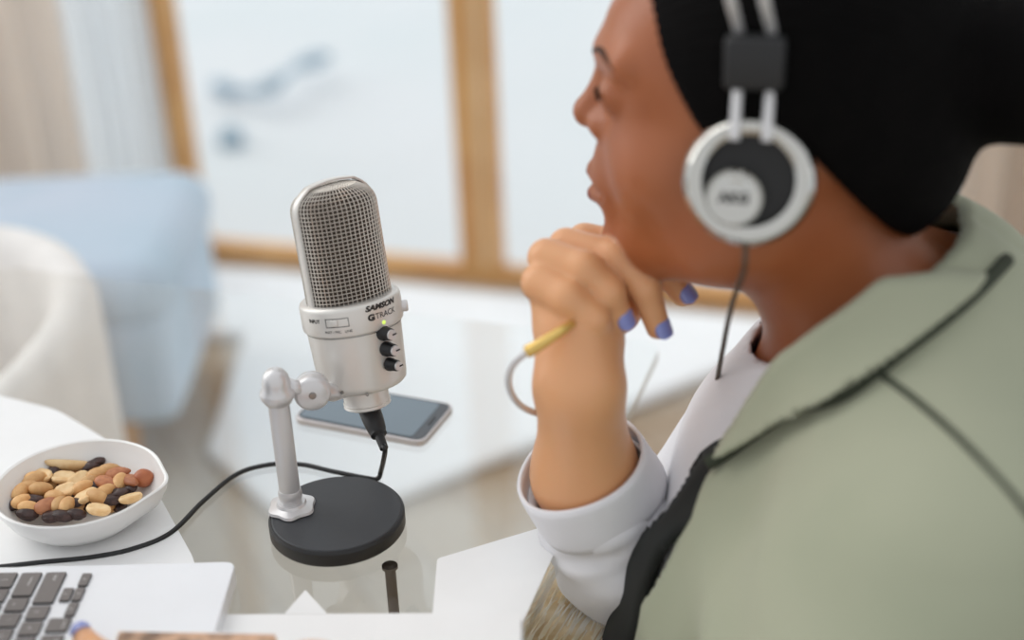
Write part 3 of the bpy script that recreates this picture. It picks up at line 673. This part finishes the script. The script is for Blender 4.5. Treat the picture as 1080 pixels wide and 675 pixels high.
def surf(fn, lo, hi, h):
    lo = np.array(lo, float); n = (np.ceil((np.array(hi) - lo) / h / 8).astype(int)) * 8
    B = 8; nb = n // B; V = np.ones(n, np.float32)
    ii = np.stack(np.meshgrid(*[np.arange(k) for k in nb], indexing='ij'), -1).reshape(-1, 3)
    d = fn((lo + (ii + .5) * B * h).astype(np.float32)); rad = B * h * .87 * 1.35 + h * 2
    V4 = V.reshape(nb[0], B, nb[1], B, nb[2], B)
    ins = ii[d < -rad]; V4[ins[:, 0], :, ins[:, 1], :, ins[:, 2], :] = -1
    act = ii[np.abs(d) <= rad]; oo = np.stack(np.meshgrid(*[np.arange(B)] * 3, indexing='ij'), -1).reshape(-1, 3)
    for s in range(0, len(act), 600):
        a = act[s:s + 600]; P = (lo + (a[:, None, :] * B + oo[None]) * h).reshape(-1, 3).astype(np.float32)
        V4[a[:, 0], :, a[:, 1], :, a[:, 2], :] = fn(P).reshape(len(a), B, B, B)
    neg = V < 0; c = np.zeros(tuple(n - 1), np.int8)
    for o in np.ndindex(2, 2, 2): c += neg[o[0]:n[0] - 1 + o[0], o[1]:n[1] - 1 + o[1], o[2]:n[2] - 1 + o[2]]
    cells = np.argwhere((c > 0) & (c < 8)); idx = -np.ones(tuple(n - 1), np.int32); idx[cells[:, 0], cells[:, 1], cells[:, 2]] = np.arange(len(cells))
    cv = {o: V[cells[:, 0] + o[0], cells[:, 1] + o[1], cells[:, 2] + o[2]] for o in np.ndindex(2, 2, 2)}
    acc = np.zeros((len(cells), 3)); cnt = np.zeros(len(cells))
    for o in np.ndindex(2, 2, 2):
        for ax in range(3):
            if o[ax]: continue
            o2 = list(o); o2[ax] = 1; a, b = cv[o], cv[tuple(o2)]; m = (a < 0) != (b < 0); t = np.where(m, a / np.where(a == b, 1, a - b), 0)
            pt_ = np.array(o, float)[None] + np.zeros((len(cells), 3)); pt_[:, ax] += t; acc += np.where(m[:, None], pt_, 0); cnt += m
    P = lo + (cells + acc / cnt[:, None]) * h
    for _ in range(2):      # newton steps onto the surface
        e = h * .4; d0 = fn(P.astype(np.float32)); g = np.stack([fn((P + np.eye(3)[k] * e).astype(np.float32)) - d0 for k in range(3)], 1) / e
        L = (g * g).sum(1); step = (d0 / np.maximum(L, .25))[:, None] * g; ln = np.linalg.norm(step, axis=1, keepdims=True); step *= np.minimum(1, h * .5 / np.maximum(ln, 1e-9)); P = P - step
    F = []
    for ax in range(3):
        sl0 = [slice(1, n[k] - 1) for k in range(3)]; sl0[ax] = slice(0, n[ax] - 1); sl1 = list(sl0); sl1[ax] = slice(1, n[ax])
        a, b = neg[tuple(sl0)], neg[tuple(sl1)]; e = np.argwhere(a != b); off = np.array([1, 1, 1]); off[ax] = 0; e = e + off
        if not len(e): continue
        u_, v_ = [(1, 2), (2, 0), (0, 1)][ax]; du = np.eye(3, dtype=int)[u_]; dv = np.eye(3, dtype=int)[v_]
        q = [idx[tuple((e - du - dv).T)], idx[tuple((e - dv).T)], idx[tuple(e.T)], idx[tuple((e - du).T)]]
        q = np.stack(q, 1); fl2 = ~neg[tuple(e.T)]; q[fl2] = q[fl2][:, ::-1]; F.append(q)
    F = np.concatenate(F); F = F[(F >= 0).all(1)]; return P, F
def surfobj(name, fn, lo, hi, h, m, parent=None):
    P, F = surf(fn, lo, hi, h); me = bpy.data.meshes.new(name)
    me.vertices.add(len(P)); me.vertices.foreach_set('co', P.astype(np.float32).ravel()); me.loops.add(F.size); me.polygons.add(len(F))
    me.loops.foreach_set('vertex_index', F.astype(np.int32).ravel()); me.polygons.foreach_set('loop_start', np.arange(0, F.size, 4, dtype=np.int32)); me.polygons.foreach_set('loop_total', np.full(len(F), 4, np.int32))
    me.update(calc_edges=True); me.validate(); me.materials.append(MT[m]); me.polygons.foreach_set('use_smooth', [True] * len(me.polygons)); me.update()
    o = bpy.data.objects.new(name, me); COL.objects.link(o)
    if parent: keep(o, parent)
    return o

Hh = at(800, 130, .85); an = math.radians(14)
hf = np.array([-math.cos(an), math.sin(an), 0]); hl_ = np.array([-hf[1], hf[0], 0]); hu = np.array([0, 0, 1.0])
HB = np.stack([hf, hl_, hu], 1)                     # local -> world columns
def PW(f, l, u): return Hh + hf * f + hl_ * l + hu * u
def loc(fn): B32 = HB.astype(np.float32); h0 = Hh.astype(np.float32); return lambda p: fn((p - h0) @ B32)
SK = []
def head_local(p):
    q = p.copy(); q[:, 1] = np.abs(q[:, 1])
    d = ell((-.012, 0, .035), (.093, .071, .094))(q)
    d = smin(d, ell((.036, 0, -.012), (.058, .056, .080))(q), .03)
    d = smin(d, ell((.046, 0, .050), (.046, .054, .046))(q), .02)
    d = smin(d, cone((-.002, .046, -.050), (.066, .012, -.080), .022, .018)(q), .03)
    d = smin(d, sph((.078, .0, -.078), .0155)(q), .015)
    d = smin(d, sph((.050, .034, -.020), .028)(q), .02)
    d = smin(d, cone((-.02, .05, .0), (.02, .045, -.06), .02, .018)(q), .03)
    d = smin(d, ell((.081, 0, -.036), (.020, .024, .028))(q), .012)
    d = smax(d, -sph((.104, .031, .027), .017)(q), .016)
    d = smin(d, sph((.079, .031, .025), .0125)(q), .004)
    d = smin(d, cone((.089, .008, .045), (.074, .044, .047), .0075, .007)(q), .012)
    d = smin(d, cone((.089, 0, .032), (.1020, 0, .006), .0062, .0082)(q), .010)
    d = smin(d, sph((.1035, 0, .0025), .0086)(q), .006)
    d = smin(d, sph((.093, .0115, -.001), .0078)(q), .007)
    d = smin(d, cone((.0995, 0, -.034), (.087, .021, -.042), .0052, .003)(q), .005)
    d = smin(d, cone((.0985, 0, -.050), (.086, .019, -.044), .0058, .003)(q), .005)
    d = smax(d, -cone((.106, 0, -.042), (.090, .022, -.043), .0022, .001)(q), .003)
    d = smin(d, ell((-.008, .072, -.002), (.019, .007, .030))(q), .006)
    d = smin(d, cone((-.030, 0, -.055), (-.090, 0, -.160), .052, .058)(q), .035)
    return d
def torso_local(p, arm=True):
    q = p.copy(); q[:, 1] = np.abs(q[:, 1])
    d = ell((-.105, 0, -.27), (.105, .150, .15))(q)
    d = smin(d, ell((-.10, 0, -.46), (.115, .150, .2))(q), .06)
    d = smin(d, cone((-.112, .02, -.125), (-.122, .145, -.195), .048, .052)(q), .05)
    d = smin(d, sph((-.012, .066, -.275), .052)(q), .05)
    d = smin(d, ell((-.045, 0, -.21), (.055, .06, .07))(q), .04)
    return d
def wl3(c): return np.array(c, float)
el_L = np.array([.105, .525, .415]); wr_L = np.array([-.115, .585, .552]); sh_L = PW(-.118, .165, -.205)
el_R = at(676, 606, 1.0); wr_R = at(611, 405, .885); sh_R = PW(-.105, -.165, -.205)
fm = at(617, 500, .935)
armR = [cone(sh_R, el_R, .048, .037), cone(el_R, fm, .037, .0315), cone(fm, wr_R, .0315, .0262)]
armL = [cone(sh_L, el_L, .048, .038), cone(el_L, wr_L, .037, .026)]
Q = lambda x, y, z: at(x, y, z)
palm = [cone(wr_R, Q(607, 352, .885), .0258, .021), cone(Q(607, 352, .885), Q(574, 298, .885), .0205, .0125), cone(Q(607, 352, .885), Q(590, 282, .897), .0205, .013), cone(Q(612, 345, .895), Q(603, 270, .910), .021, .0125), cone(Q(612, 345, .895), Q(617, 262, .922), .019, .012), cone(Q(630, 360, .893), Q(600, 345, .888), .015, .017)]
fing = dict(
    little=([(570, 298, .877), (598, 314, .866), (626, 336, .868), (634, 352, .880)], [.0122, .0108, .0098, .008]),
    ring=([(577, 272, .885), (616, 284, .872), (642, 308, .873), (654, 335, .882)], [.0125, .0112, .0098, .0078]),
    middle=([(598, 260, .900), (648, 272, .885), (680, 303, .886), (694, 345, .895)], [.0122, .0112, .0100, .0078]),
    index=([(617, 254, .918), (665, 262, .912), (698, 283, .906), (720, 310, .912)], [.0118, .0108, .0096, .0076]),
    thumb=([(628, 345, .900), (655, 330, .915), (650, 300, .925)], [.015, .012, .010]))
fparts = []
for nm_, (pp, rr2) in fing.items():
    P3 = [Q(*a) for a in pp]; fparts.append([cone(P3[i], P3[i + 1], rr2[i], rr2[i + 1]) for i in range(len(P3) - 1)])
# left hand on the keyboard, mostly below the frame
lh = {'index': [(-.180, .590, .545), (-.222, .618, .548), (-.251, .650, .538), (-.263, .675, .5265)], 'middle': [(-.174, .594, .549), (-.220, .612, .558), (-.252, .632, .547), (-.268, .648, .5285)],
      'ring': [(-.172, .577, .548), (-.216, .590, .556), (-.248, .604, .547), (-.266, .618, .5285)], 'little': [(-.164, .562, .544), (-.200, .568, .551), (-.228, .578, .541), (-.244, .588, .5285)], 'thumb': [(-.140, .605, .540), (-.165, .630, .538), (-.188, .646, .529)]}
lhr = {'index': [.0105, .0092, .008, .0065], 'middle': [.0105, .0092, .008, .0065], 'ring': [.0102, .009, .0078, .0065], 'little': [.0092, .008, .007, .0058], 'thumb': [.013, .0105, .008]}
lpalm = [cone(wr_L, lh[k][0], .022, .012) for k in ('index', 'middle', 'ring', 'little')] + [cone(wr_L, lh['thumb'][0], .02, .013)]
lf_ = [[cone(lh[k][i], lh[k][i + 1], lhr[k][i], lhr[k][i + 1]) for i in range(len(lh[k]) - 1)] for k in lh]
headf, torsof = loc(head_local), loc(torso_local)
def body(p):
    d = smin(headf(p), torsof(p), .03)
    a = union(armR, .02)(p); b = union(armL, .02)(p)
    d = smin(d, a, .02); d = smin(d, b, .02)
    h = union(palm, .012)(p); h = smin(h, a, .015)
    for g in fparts:
        fd = union(g, .004)(p); h = smin(h, fd, .0022)
    d = np.minimum(d, h)
    h = union([*lpalm], .012)(p)
    for g in lf_: h = smin(h, union(g, .003)(p), .004)
    return smin(d, h, .008)
person = empty('person', tuple(PW(-.1, 0, -.5)))
tag(person, 'person in sage green jacket and headphones resting their chin on one hand', 'person')
body_o = surfobj('body', body, (-.32, .44, .22), (.45, 1.08, .94), .0026, 'skin', person)

def paint_arm_light(o):      # light put into skin colour: lit hands and forearms paler than shaded face
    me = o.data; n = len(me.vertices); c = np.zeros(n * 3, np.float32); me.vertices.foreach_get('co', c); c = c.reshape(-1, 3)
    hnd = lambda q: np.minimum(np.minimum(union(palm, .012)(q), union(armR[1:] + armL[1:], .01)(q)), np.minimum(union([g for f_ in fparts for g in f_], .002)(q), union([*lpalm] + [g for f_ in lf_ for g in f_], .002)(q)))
    w = np.clip(.5 + (np.minimum(headf(c), torsof(c)) - hnd(c)) / .005, 0, 1); at_ = me.attributes.new('arm_light', 'FLOAT', 'POINT'); at_.data.foreach_set('value', w.astype(np.float32))
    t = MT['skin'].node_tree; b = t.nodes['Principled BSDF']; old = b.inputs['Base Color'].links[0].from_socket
    a = t.nodes.new('ShaderNodeAttribute'); a.attribute_name = 'arm_light'; mx = t.nodes.new('ShaderNodeMix'); mx.data_type = 'RGBA'; mx.inputs[7].default_value = (*lin((222, 164, 118)), 1)
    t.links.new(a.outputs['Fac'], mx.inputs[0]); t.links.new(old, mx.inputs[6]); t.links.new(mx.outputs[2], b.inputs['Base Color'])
paint_arm_light(body_o)

# hair
def hair_local(p):
    q = p.copy(); al = np.abs(q[:, 1])
    q2 = q.copy(); q2[:, 1] = al
    d = ell((-.020, 0, .040), (.103, .083, .104))(q2)
    d = smin(d, ell((-.062, 0, -.012), (.060, .060, .060))(q2), .03)
    b = ell((-.148, 0, .040), (.046, .046, .044))(q2)
    d = smin(d, b, .02)
    f, u = q[:, 0], q[:, 2]
    cutf = f - .030 - .62 * (u - .02) - .18 * np.maximum(u - .07, 0)        # in front of the hairline
    d = smax(d, cutf * .85, .006)
    cutb = np.where(f > -.03, -(u - (.012)), -(u - (.012 + (f + .03) * 1.15)))   # below the nape line
    d = smax(d, cutb * .7, .008)
    th = np.arctan2(q[:, 1], q[:, 2] - .0); d = d + .0003 * np.sin(th * 90 + f * 40)
    return d
surfobj('hair', loc(hair_local), (.0, .62, .66), (.40, .96, .96), .0026, 'hair', person)
# lips, eyes, lashes, brows
def lip_local(p):
    q = p.copy(); q[:, 1] = np.abs(q[:, 1])
    a = cone((.1000, 0, -.0350), (.0885, .019, -.0425), .0050, .0024)(q); b = cone((.0990, 0, -.0500), (.0875, .018, -.0445), .0056, .0024)(q)
    return np.minimum(a, b) 
surfobj('lips', loc(lip_local), tuple(PW(.10, 0, -.043) - .035), tuple(PW(.10, 0, -.043) + .035), .0012, 'lip', person)
for s in (1, -1):
    c = PW(.0768, .030 * s, .0245); g = hf * .93 + hl_ * .25 * s
    ey = keep(lathe('eyeball', [(0, -.0124), (.008, -.0095), (.0124, 0), (.0105, .0066), (.0060, .0109), (0, .0126)], c, g, 'eyew', n=24), person)
    ir = lathe('iris', [(0, .0122), (.0055, .0115), (.0050, .0124), (0, .0135)], c, g, 'iris', n=24); ir.parent = ey; ir.matrix_parent_inverse = ey.matrix_parent_inverse.copy() @ Matrix.Identity(4) if False else Matrix.Identity(4)
    ir.matrix_parent_inverse = Matrix.Translation(Vector(person.location)) @ Matrix.Identity(4) if False else Matrix.Identity(4)
    keep(tube('eyelashes', catmull([PW(.086, (.031 + k) * s, .0275 - abs(k) * .15) + hf * (.0065 - abs(k) * .25) for k in (-.012, -.006, 0, .006, .012)], 6), .0013, 'hair', n=8), person)
    bp_ = []
    for l_, u_ in ((.012, .0445), (.022, .049), (.032, .051), (.042, .049), (.050, .045)):
        q = PW(.13, l_ * s, u_)
        for _ in range(60): q = q - hf * max(0, headf(q[None].astype(np.float32))[0]) * .8
        bp_.append(q)
    keep(tube('eyebrow', catmull(bp_, 6), [.0007 + .0012 * math.sin(math.pi * i / 24) for i in range(25)], 'brow', n=8), person)
# nails
def nail(tip, prev, nrm, r, m='nail', back=0):
    z = np.array(tip) - np.array(prev); z /= np.linalg.norm(z); n_ = np.array(nrm, float); n_ -= (n_ @ z) * z; n_ /= np.linalg.norm(n_); x = np.cross(n_, z)
    V = []; F = []; nu, nv = 8, 8
    for side in (1, .55):
        for j in range(nv + 1):
            for i in range(nu + 1):
                L = -.005 - back + (.0115 + back) * j / nv; e_ = 1 - .5 * abs(2 * j / nv - 1) ** 3; a = math.radians(-56 + 112 * i / nu) * e_; k = 1 - .1 * max(0, (j / nv - .6) / .4) ** 2
                V.append(np.array(tip) + x * math.sin(a * k) * r * (1 + .09 * side) + n_ * (math.cos(a * k) * r * (1 + .09 * side)) + z * (L - .0))
    T = (nu + 1) * (nv + 1)
    for j in range(nv):
        for i in range(nu): a = j * (nu + 1) + i; F.append((a, a + 1, a + nu + 2, a + nu + 1)); F.append((T + a, T + a + nu + 1, T + a + nu + 2, T + a + 1))
    for i in range(nu):
        for j in (0, nv): a = j * (nu + 1) + i; F.append((a, T + a, T + a + 1, a + 1))
    for j in range(nv):
        for i in (0, nu): a = j * (nu + 1) + i; F.append((a, a + nu + 1, T + a + nu + 1, T + a))
    return keep(mk('fingernail', V, F, m), person)
for k, nn in (('ring', (60, -25)), ('middle', (70, -20)), ('index', (45, -40))):
    pp, rr2 = fing[k]; t_ = Q(*pp[-1]); s_ = Q(*pp[-2])
    tow = CAM - t_; tow /= np.linalg.norm(tow); side = RW @ np.array([nn[0] / 80, -nn[1] / 80, 0])
    nail(t_, s_, tow * .8 + side * .6, rr2[-1])
for k in ('index', 'middle', 'ring', 'little', 'thumb'): nail(lh[k][-1], lh[k][-2], (-.25, .05, 1), lhr[k][-1] * 1.12, back=.004)

# ------------------------------------------------------------------ clothes
def sband(q): return .61 * q[:, 0] + .79 * q[:, 2]
def smooth_curve(xs, ys, w):
    X = np.linspace(-.22, .08, 601); Y = np.interp(X, xs, ys); k = np.hanning(w); k /= k.sum(); Y = np.convolve(np.pad(Y, w // 2, mode='edge'), k, 'valid')[:601]
    return lambda f: np.interp(f, X, Y)
s_top = smooth_curve([-.20, -.146, -.111, -.075, -.042, -.020, -.008, .004, .014, .05], [-.158, -.140, -.113, -.092, -.095, -.1005, -.1136, -.128, -.134, -.150], 31)
s_low = smooth_curve([-.20, -.17, -.152, -.133, -.112, -.095, -.079, -.065, -.055, -.040, -.025, -.009, .005, .017, .06], [-.155, -.147, -.139, -.1317, -.1272, -.1245, -.1227, -.1216, -.1217, -.1232, -.1280, -.1345, -.1358, -.1355, -.140], 41)
def neckf(q): return cone((-.030, 0, -.055), (-.090, 0, -.160), .052, .058)(q)
def tneck(q): return smin(torso_local(q), neckf(q), .035)
B32 = HB.astype(np.float32); h32 = Hh.astype(np.float32)
def tl(p): return (p - h32) @ B32
def shirt_world(p):
    q = tl(p); d = tneck(q); d = smin(d, ell((-.008, .0, -.265), (.048, .070, .085))(q), .03); d = smin(d, armR[0](p) - .003, .022); d = np.abs(d - .0055) - .003
    return smax(d, sband(q) - np.interp(q[:, 0], [-.07, -.03, .0], [-.165, -.122, -.118]), .002)
shirt = surfobj('shirt', shirt_world, (-.05, .50, .22), (.42, 1.10, .76), .0032, 'shirt', person)
jarm = [cone(sh_L, el_L, .060, .060)]
jext = loc(lambda q: cone((-.004, .062, -.262), (.030, .066, -.40), .046, .055)(q))
def jbase(p): return smin(smin(loc(tneck)(p), jarm[0](p), .06), jext(p), .03)
def wrinkle(q):
    f, l, u = q[:, 0], q[:, 1], q[:, 2]; k = np.clip((-.15 - u) / .08, 0, 1) * np.clip(l / .08, 0, 1)
    return k * (.0085 * np.sin(f * 48 + u * 22 + 1.5 * np.sin(l * 18)) + .0024 * np.sin(u * 70 - f * 40 + l * 35))
def front_cut(q, l0, k=.12):      # positive in the open front between the two panels
    f, l, u = q[:, 0], q[:, 1], q[:, 2]
    half = l0 + np.clip((-.215 - u) * .5, 0, .012)
    return np.minimum(np.where(l > 0, half - l, .12 + l), f + .075)
def F_(u): return np.interp(u, [-.6, -.347, -.286, -.238, -.205, -.19], [.11, .083, .071, .047, .024, .012])
def jacket(p):
    q = tl(p); d = np.abs(jbase(p) - .0175 - wrinkle(q)) - .0036
    d = smax(d, sband(q) - s_low(q[:, 0]) - .012, .002); d = smax(d, (q[:, 0] - F_(q[:, 2]) + np.interp(q[:, 2], [-.36, -.30, -.24, -.20], [.020, .018, .014, .002])) * .8, .003); return smax(d, front_cut(q, .066), .002)
jk = surfobj('jacket', jacket, (-.06, .40, .25), (.46, 1.14, .80), .0032, 'sage', person)
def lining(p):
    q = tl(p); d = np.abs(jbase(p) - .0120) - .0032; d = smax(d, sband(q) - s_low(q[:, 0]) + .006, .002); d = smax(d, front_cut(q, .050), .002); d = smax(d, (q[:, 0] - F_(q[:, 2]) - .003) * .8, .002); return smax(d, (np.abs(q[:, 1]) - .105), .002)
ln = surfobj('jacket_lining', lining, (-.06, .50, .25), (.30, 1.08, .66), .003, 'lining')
def coff(q): return .0275 + .005 * np.clip((sband(q) - s_low(q[:, 0])) / .03, 0, 1)
def collar(p):
    q = tl(p); s = sband(q); f = q[:, 0]; d = np.abs(jbase(p) - coff(q)) - .0036
    d = smax(d, s - s_top(f), .003); d = smax(d, s_low(f) - s, .003); d = smax(d, f - .018, .004); return smax(d, np.where(q[:, 1] < 0, f + .075, front_cut(q, .062)), .003)
cl = surfobj('jacket_collar', collar, (-.06, .50, .40), (.46, 1.14, .82), .003, 'sage')
def largest_island(o):
    bm = bmesh.new(); bm.from_mesh(o.data); seen = set(); best = []
    for v in bm.verts:
        if v in seen: continue
        st_ = [v]; seen.add(v); isl = []
        while st_:
            a = st_.pop(); isl.append(a)
            for e in a.link_edges:
                b = e.other_vert(a)
                if b not in seen: seen.add(b); st_.append(b)
        if len(isl) > len(best): best = isl
    bs = set(best); bmesh.ops.delete(bm, geom=[v for v in bm.verts if v not in bs], context='VERTS'); bm.to_mesh(o.data); bm.free()
largest_island(cl)
def march(px, py, fn, t0=.6):
    d = ray(px, py).astype(np.float32); tt = t0
    for _ in range(250):
        p = (CAM + d * tt).astype(np.float32)[None]; v = fn(p)[0]
        if v < .0004: return p[0].astype(float)
        tt += max(v * .8, .0003)
        if tt > 1.6: return None
def dark_line(pix, off, r, nm):
    P = [march(x, y, lambda p: jbase(p) - off) for x, y in pix]; P = [p for p in P if p is not None]
    return tube(nm, catmull(P, 6), r, 'dark_line', n=8)
sm1 = dark_line([(930, 396), (960, 418), (1000, 452), (1040, 492), (1079, 536), (1110, 580)], .0205, .0022, 'armhole_seam')
def collar_shade_tube():
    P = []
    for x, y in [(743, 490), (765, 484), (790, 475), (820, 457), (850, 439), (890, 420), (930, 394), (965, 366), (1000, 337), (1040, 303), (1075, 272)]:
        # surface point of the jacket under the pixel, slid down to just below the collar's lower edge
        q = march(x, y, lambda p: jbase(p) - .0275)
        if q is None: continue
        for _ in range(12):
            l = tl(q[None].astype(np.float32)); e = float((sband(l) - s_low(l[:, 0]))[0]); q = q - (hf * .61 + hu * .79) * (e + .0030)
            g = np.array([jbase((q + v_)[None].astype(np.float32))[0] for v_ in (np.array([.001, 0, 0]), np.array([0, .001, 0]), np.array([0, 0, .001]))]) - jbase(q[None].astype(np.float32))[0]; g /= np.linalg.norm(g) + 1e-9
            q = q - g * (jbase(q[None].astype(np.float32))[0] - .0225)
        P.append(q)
    return tube('collar_gap_shade', catmull(P, 6), .0044, 'dark_line', n=10)  # dark tube standing in for the gap shadow under the collar edge
sm2 = collar_shade_tube()
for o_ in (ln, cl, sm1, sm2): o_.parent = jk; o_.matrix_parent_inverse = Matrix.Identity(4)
# right sleeve and turned up cuff
def wr1(i, a): return .0022 * math.sin(i * .8 + 3 * a) + .0015 * math.sin(i * 1.7 - 2 * a)
c_top = at(613, 490, .932); ax_ = at(668, 590, .985)
sp_ = catmull([c_top + (ax_ - c_top) * .10, c_top + (ax_ - c_top) * .5, ax_, el_R + np.array([.03, .03, .0]), (el_R + sh_R) / 2, sh_R], 8)
sl1_ = tube('shirt_sleeve', sp_, [.0395 + .008 * min(1, i / 12) for i in range(len(sp_))], 'shirt', n=48, cap=False, solid=.002, wr=wr1); sl1_.parent = shirt; sl1_.matrix_parent_inverse = Matrix.Identity(4)
cfp = [c_top + (ax_ - c_top) * t for t in np.linspace(-.02, .36, 8)]
cf = tube('cuff', cfp, [.0420, .0428, .0430, .0432, .0435, .0438, .0440, .0436], 'shirt', n=48, cap=False, solid=.0026, wr=lambda i, a: .0012 * math.sin(3 * a + i * .3)); cf.parent = shirt; cf.matrix_parent_inverse = Matrix.Identity(4)
slL = tube('shirt_sleeve', catmull([el_L + (sh_L - el_L) * .3, el_L, (el_L + wr_L) / 2, wr_L + (el_L - wr_L) * .18], 8), .047, 'shirt', n=40, cap=False, solid=.002, wr=wr1); slL.parent = shirt; slL.matrix_parent_inverse = Matrix.Identity(4)

# bracelet on the right wrist
bcn = at(583, 392, .880); 
brc = empty('bangle_bracelet', tuple(bcn)); tag(brc, 'thin silver bangle with a gold bar on the raised wrist', 'bracelet')
arc = [at(x, y, z) for x, y, z in ((603, 342, .862), (580, 356, .850), (556, 371, .855), (541, 385, .865), (536, 402, .875), (542, 420, .888), (556, 432, .900), (580, 438, .918), (612, 432, .930), (640, 415, .930), (650, 395, .918), (645, 370, .900), (628, 350, .878))]
keep(tube('band', catmull(arc[2:] , 6), .0022, 'silver', n=12), brc)
keep(tube('gold_bar', catmull([at(604, 341, .8605), at(590, 350, .855), at(570, 363, .853), at(556, 371, .8555)], 5), [.0026 + .0016 * i / 15 for i in range(16)], 'gold', n=14), brc)

# ------------------------------------------------------------------ headphones
cw = at(790, 190, .775); nl = hl_ * .97 + hu * .24; nl /= np.linalg.norm(nl)
hp = empty('headphones', tuple(PW(0, 0, .12))); tag(hp, 'silver and black on-ear headphones worn over black hair', 'headphones')
def cup(c, n_, vis):
    r = .0362
    cu_ = keep(lathe('ear_cup', [(r * .80, -.012), (r * .96, -.008), (r, -.002), (r * .985, .003), (r * .90, .0062), (r * .80, .0066), (r * .70, .0045), (r * .64, -.001), (0, -.001)], c, n_, 'chrome', n=72), hp)
    a = keep(lathe('ear_pad', [(r * .35, -.027), (r * .70, -.027), (r * .92, -.023), (r * .98, -.017), (r * .90, -.012), (r * .3, -.012)], c, n_, 'pad', n=64), hp)
    x, y, z = frame_of(n_)
    v = y if y[2] > 0 else -y; h_ = x if x @ hf > 0 else -x
    dk = lathe('speaker_plate', [(0, -.0012), (r * .63, -.0012), (r * .66, -.0002), (0, -.0002)], c, n_, 'pad', n=64); dk.parent = cu_; dk.matrix_parent_inverse = Matrix.Identity(4)
    cc = c - v * r * .26 + h_ * r * .20
    dm = lathe('badge', [(r * .43, -.0002), (r * .43, .006), (r * .39, .0078), (r * .32, .0080), (r * .29, .0074), (0, .0074)], cc, n_, 'chrome', n=56); dm.parent = cu_; dm.matrix_parent_inverse = Matrix.Identity(4)
    rgt = np.cross(v, n_); 
    decal('badge_lettering', text_pts('AKG', .0078, 0, .0004), lambda X, Y: cc + n_ * .0079 + rgt * X + v * Y, 'ink', cu_)
    return v, h_
v, h_ = cup(cw, nl, True)
cw2 = cw - hl_ * 2 * ((cw - Hh) @ hl_); nl2 = -hl_ * .97 + hu * .24; nl2 /= np.linalg.norm(nl2); cup(cw2, nl2, False)
for s in (-1, 1):
    pts_ = [cw + hf * .0085 * s + v * .022 + nl * .0075, cw + hf * .0085 * s + v * .040 + nl * .006, cw + hf * .0085 * s + v * .075 + hl_ * .004, PW(.004, .094, .11) + hf * .0085 * s, PW(.0, .058, .156) + hf * .0085 * s, PW(-.002, 0, .172) + hf * .0085 * s]
    mir = [p - hl_ * 2 * ((p - Hh) @ hl_) for p in pts_[:-1]][::-1]
    keep(tube('headband_wire', catmull(pts_ + mir, 8), .0030, 'silver', n=12), hp)
for W_ in (1, -1):
    c = cw + v * .064 + nl * .010
    if W_ < 0: c = c - hl_ * 2 * ((c - Hh) @ hl_)
    bmx = box('slider_block', (0, 0, 0), (.032, .013, .029), 'black', None, .0035)
    bmx.data.transform(Matrix.Translation(c) @ Matrix((tuple(hf), tuple(hl_), tuple(hu))).transposed().to_4x4()); keep(bmx, hp)
c1 = cw - v * .035 - nl * .004
cc_ = [c1 + v * .003, c1 - v * .012, at(783, 290, .80), at(771, 325, .84), at(762, 370, .89), at(755, 410, .935), at(749, 450, .985), at(746, 520, 1.04)]
cord = keep(tube('headphone_cord', catmull(cc_, 8), .0016, 'darkmetal', n=10), hp)
cord['label'] = 'thin dark cord hanging from the near ear cup'
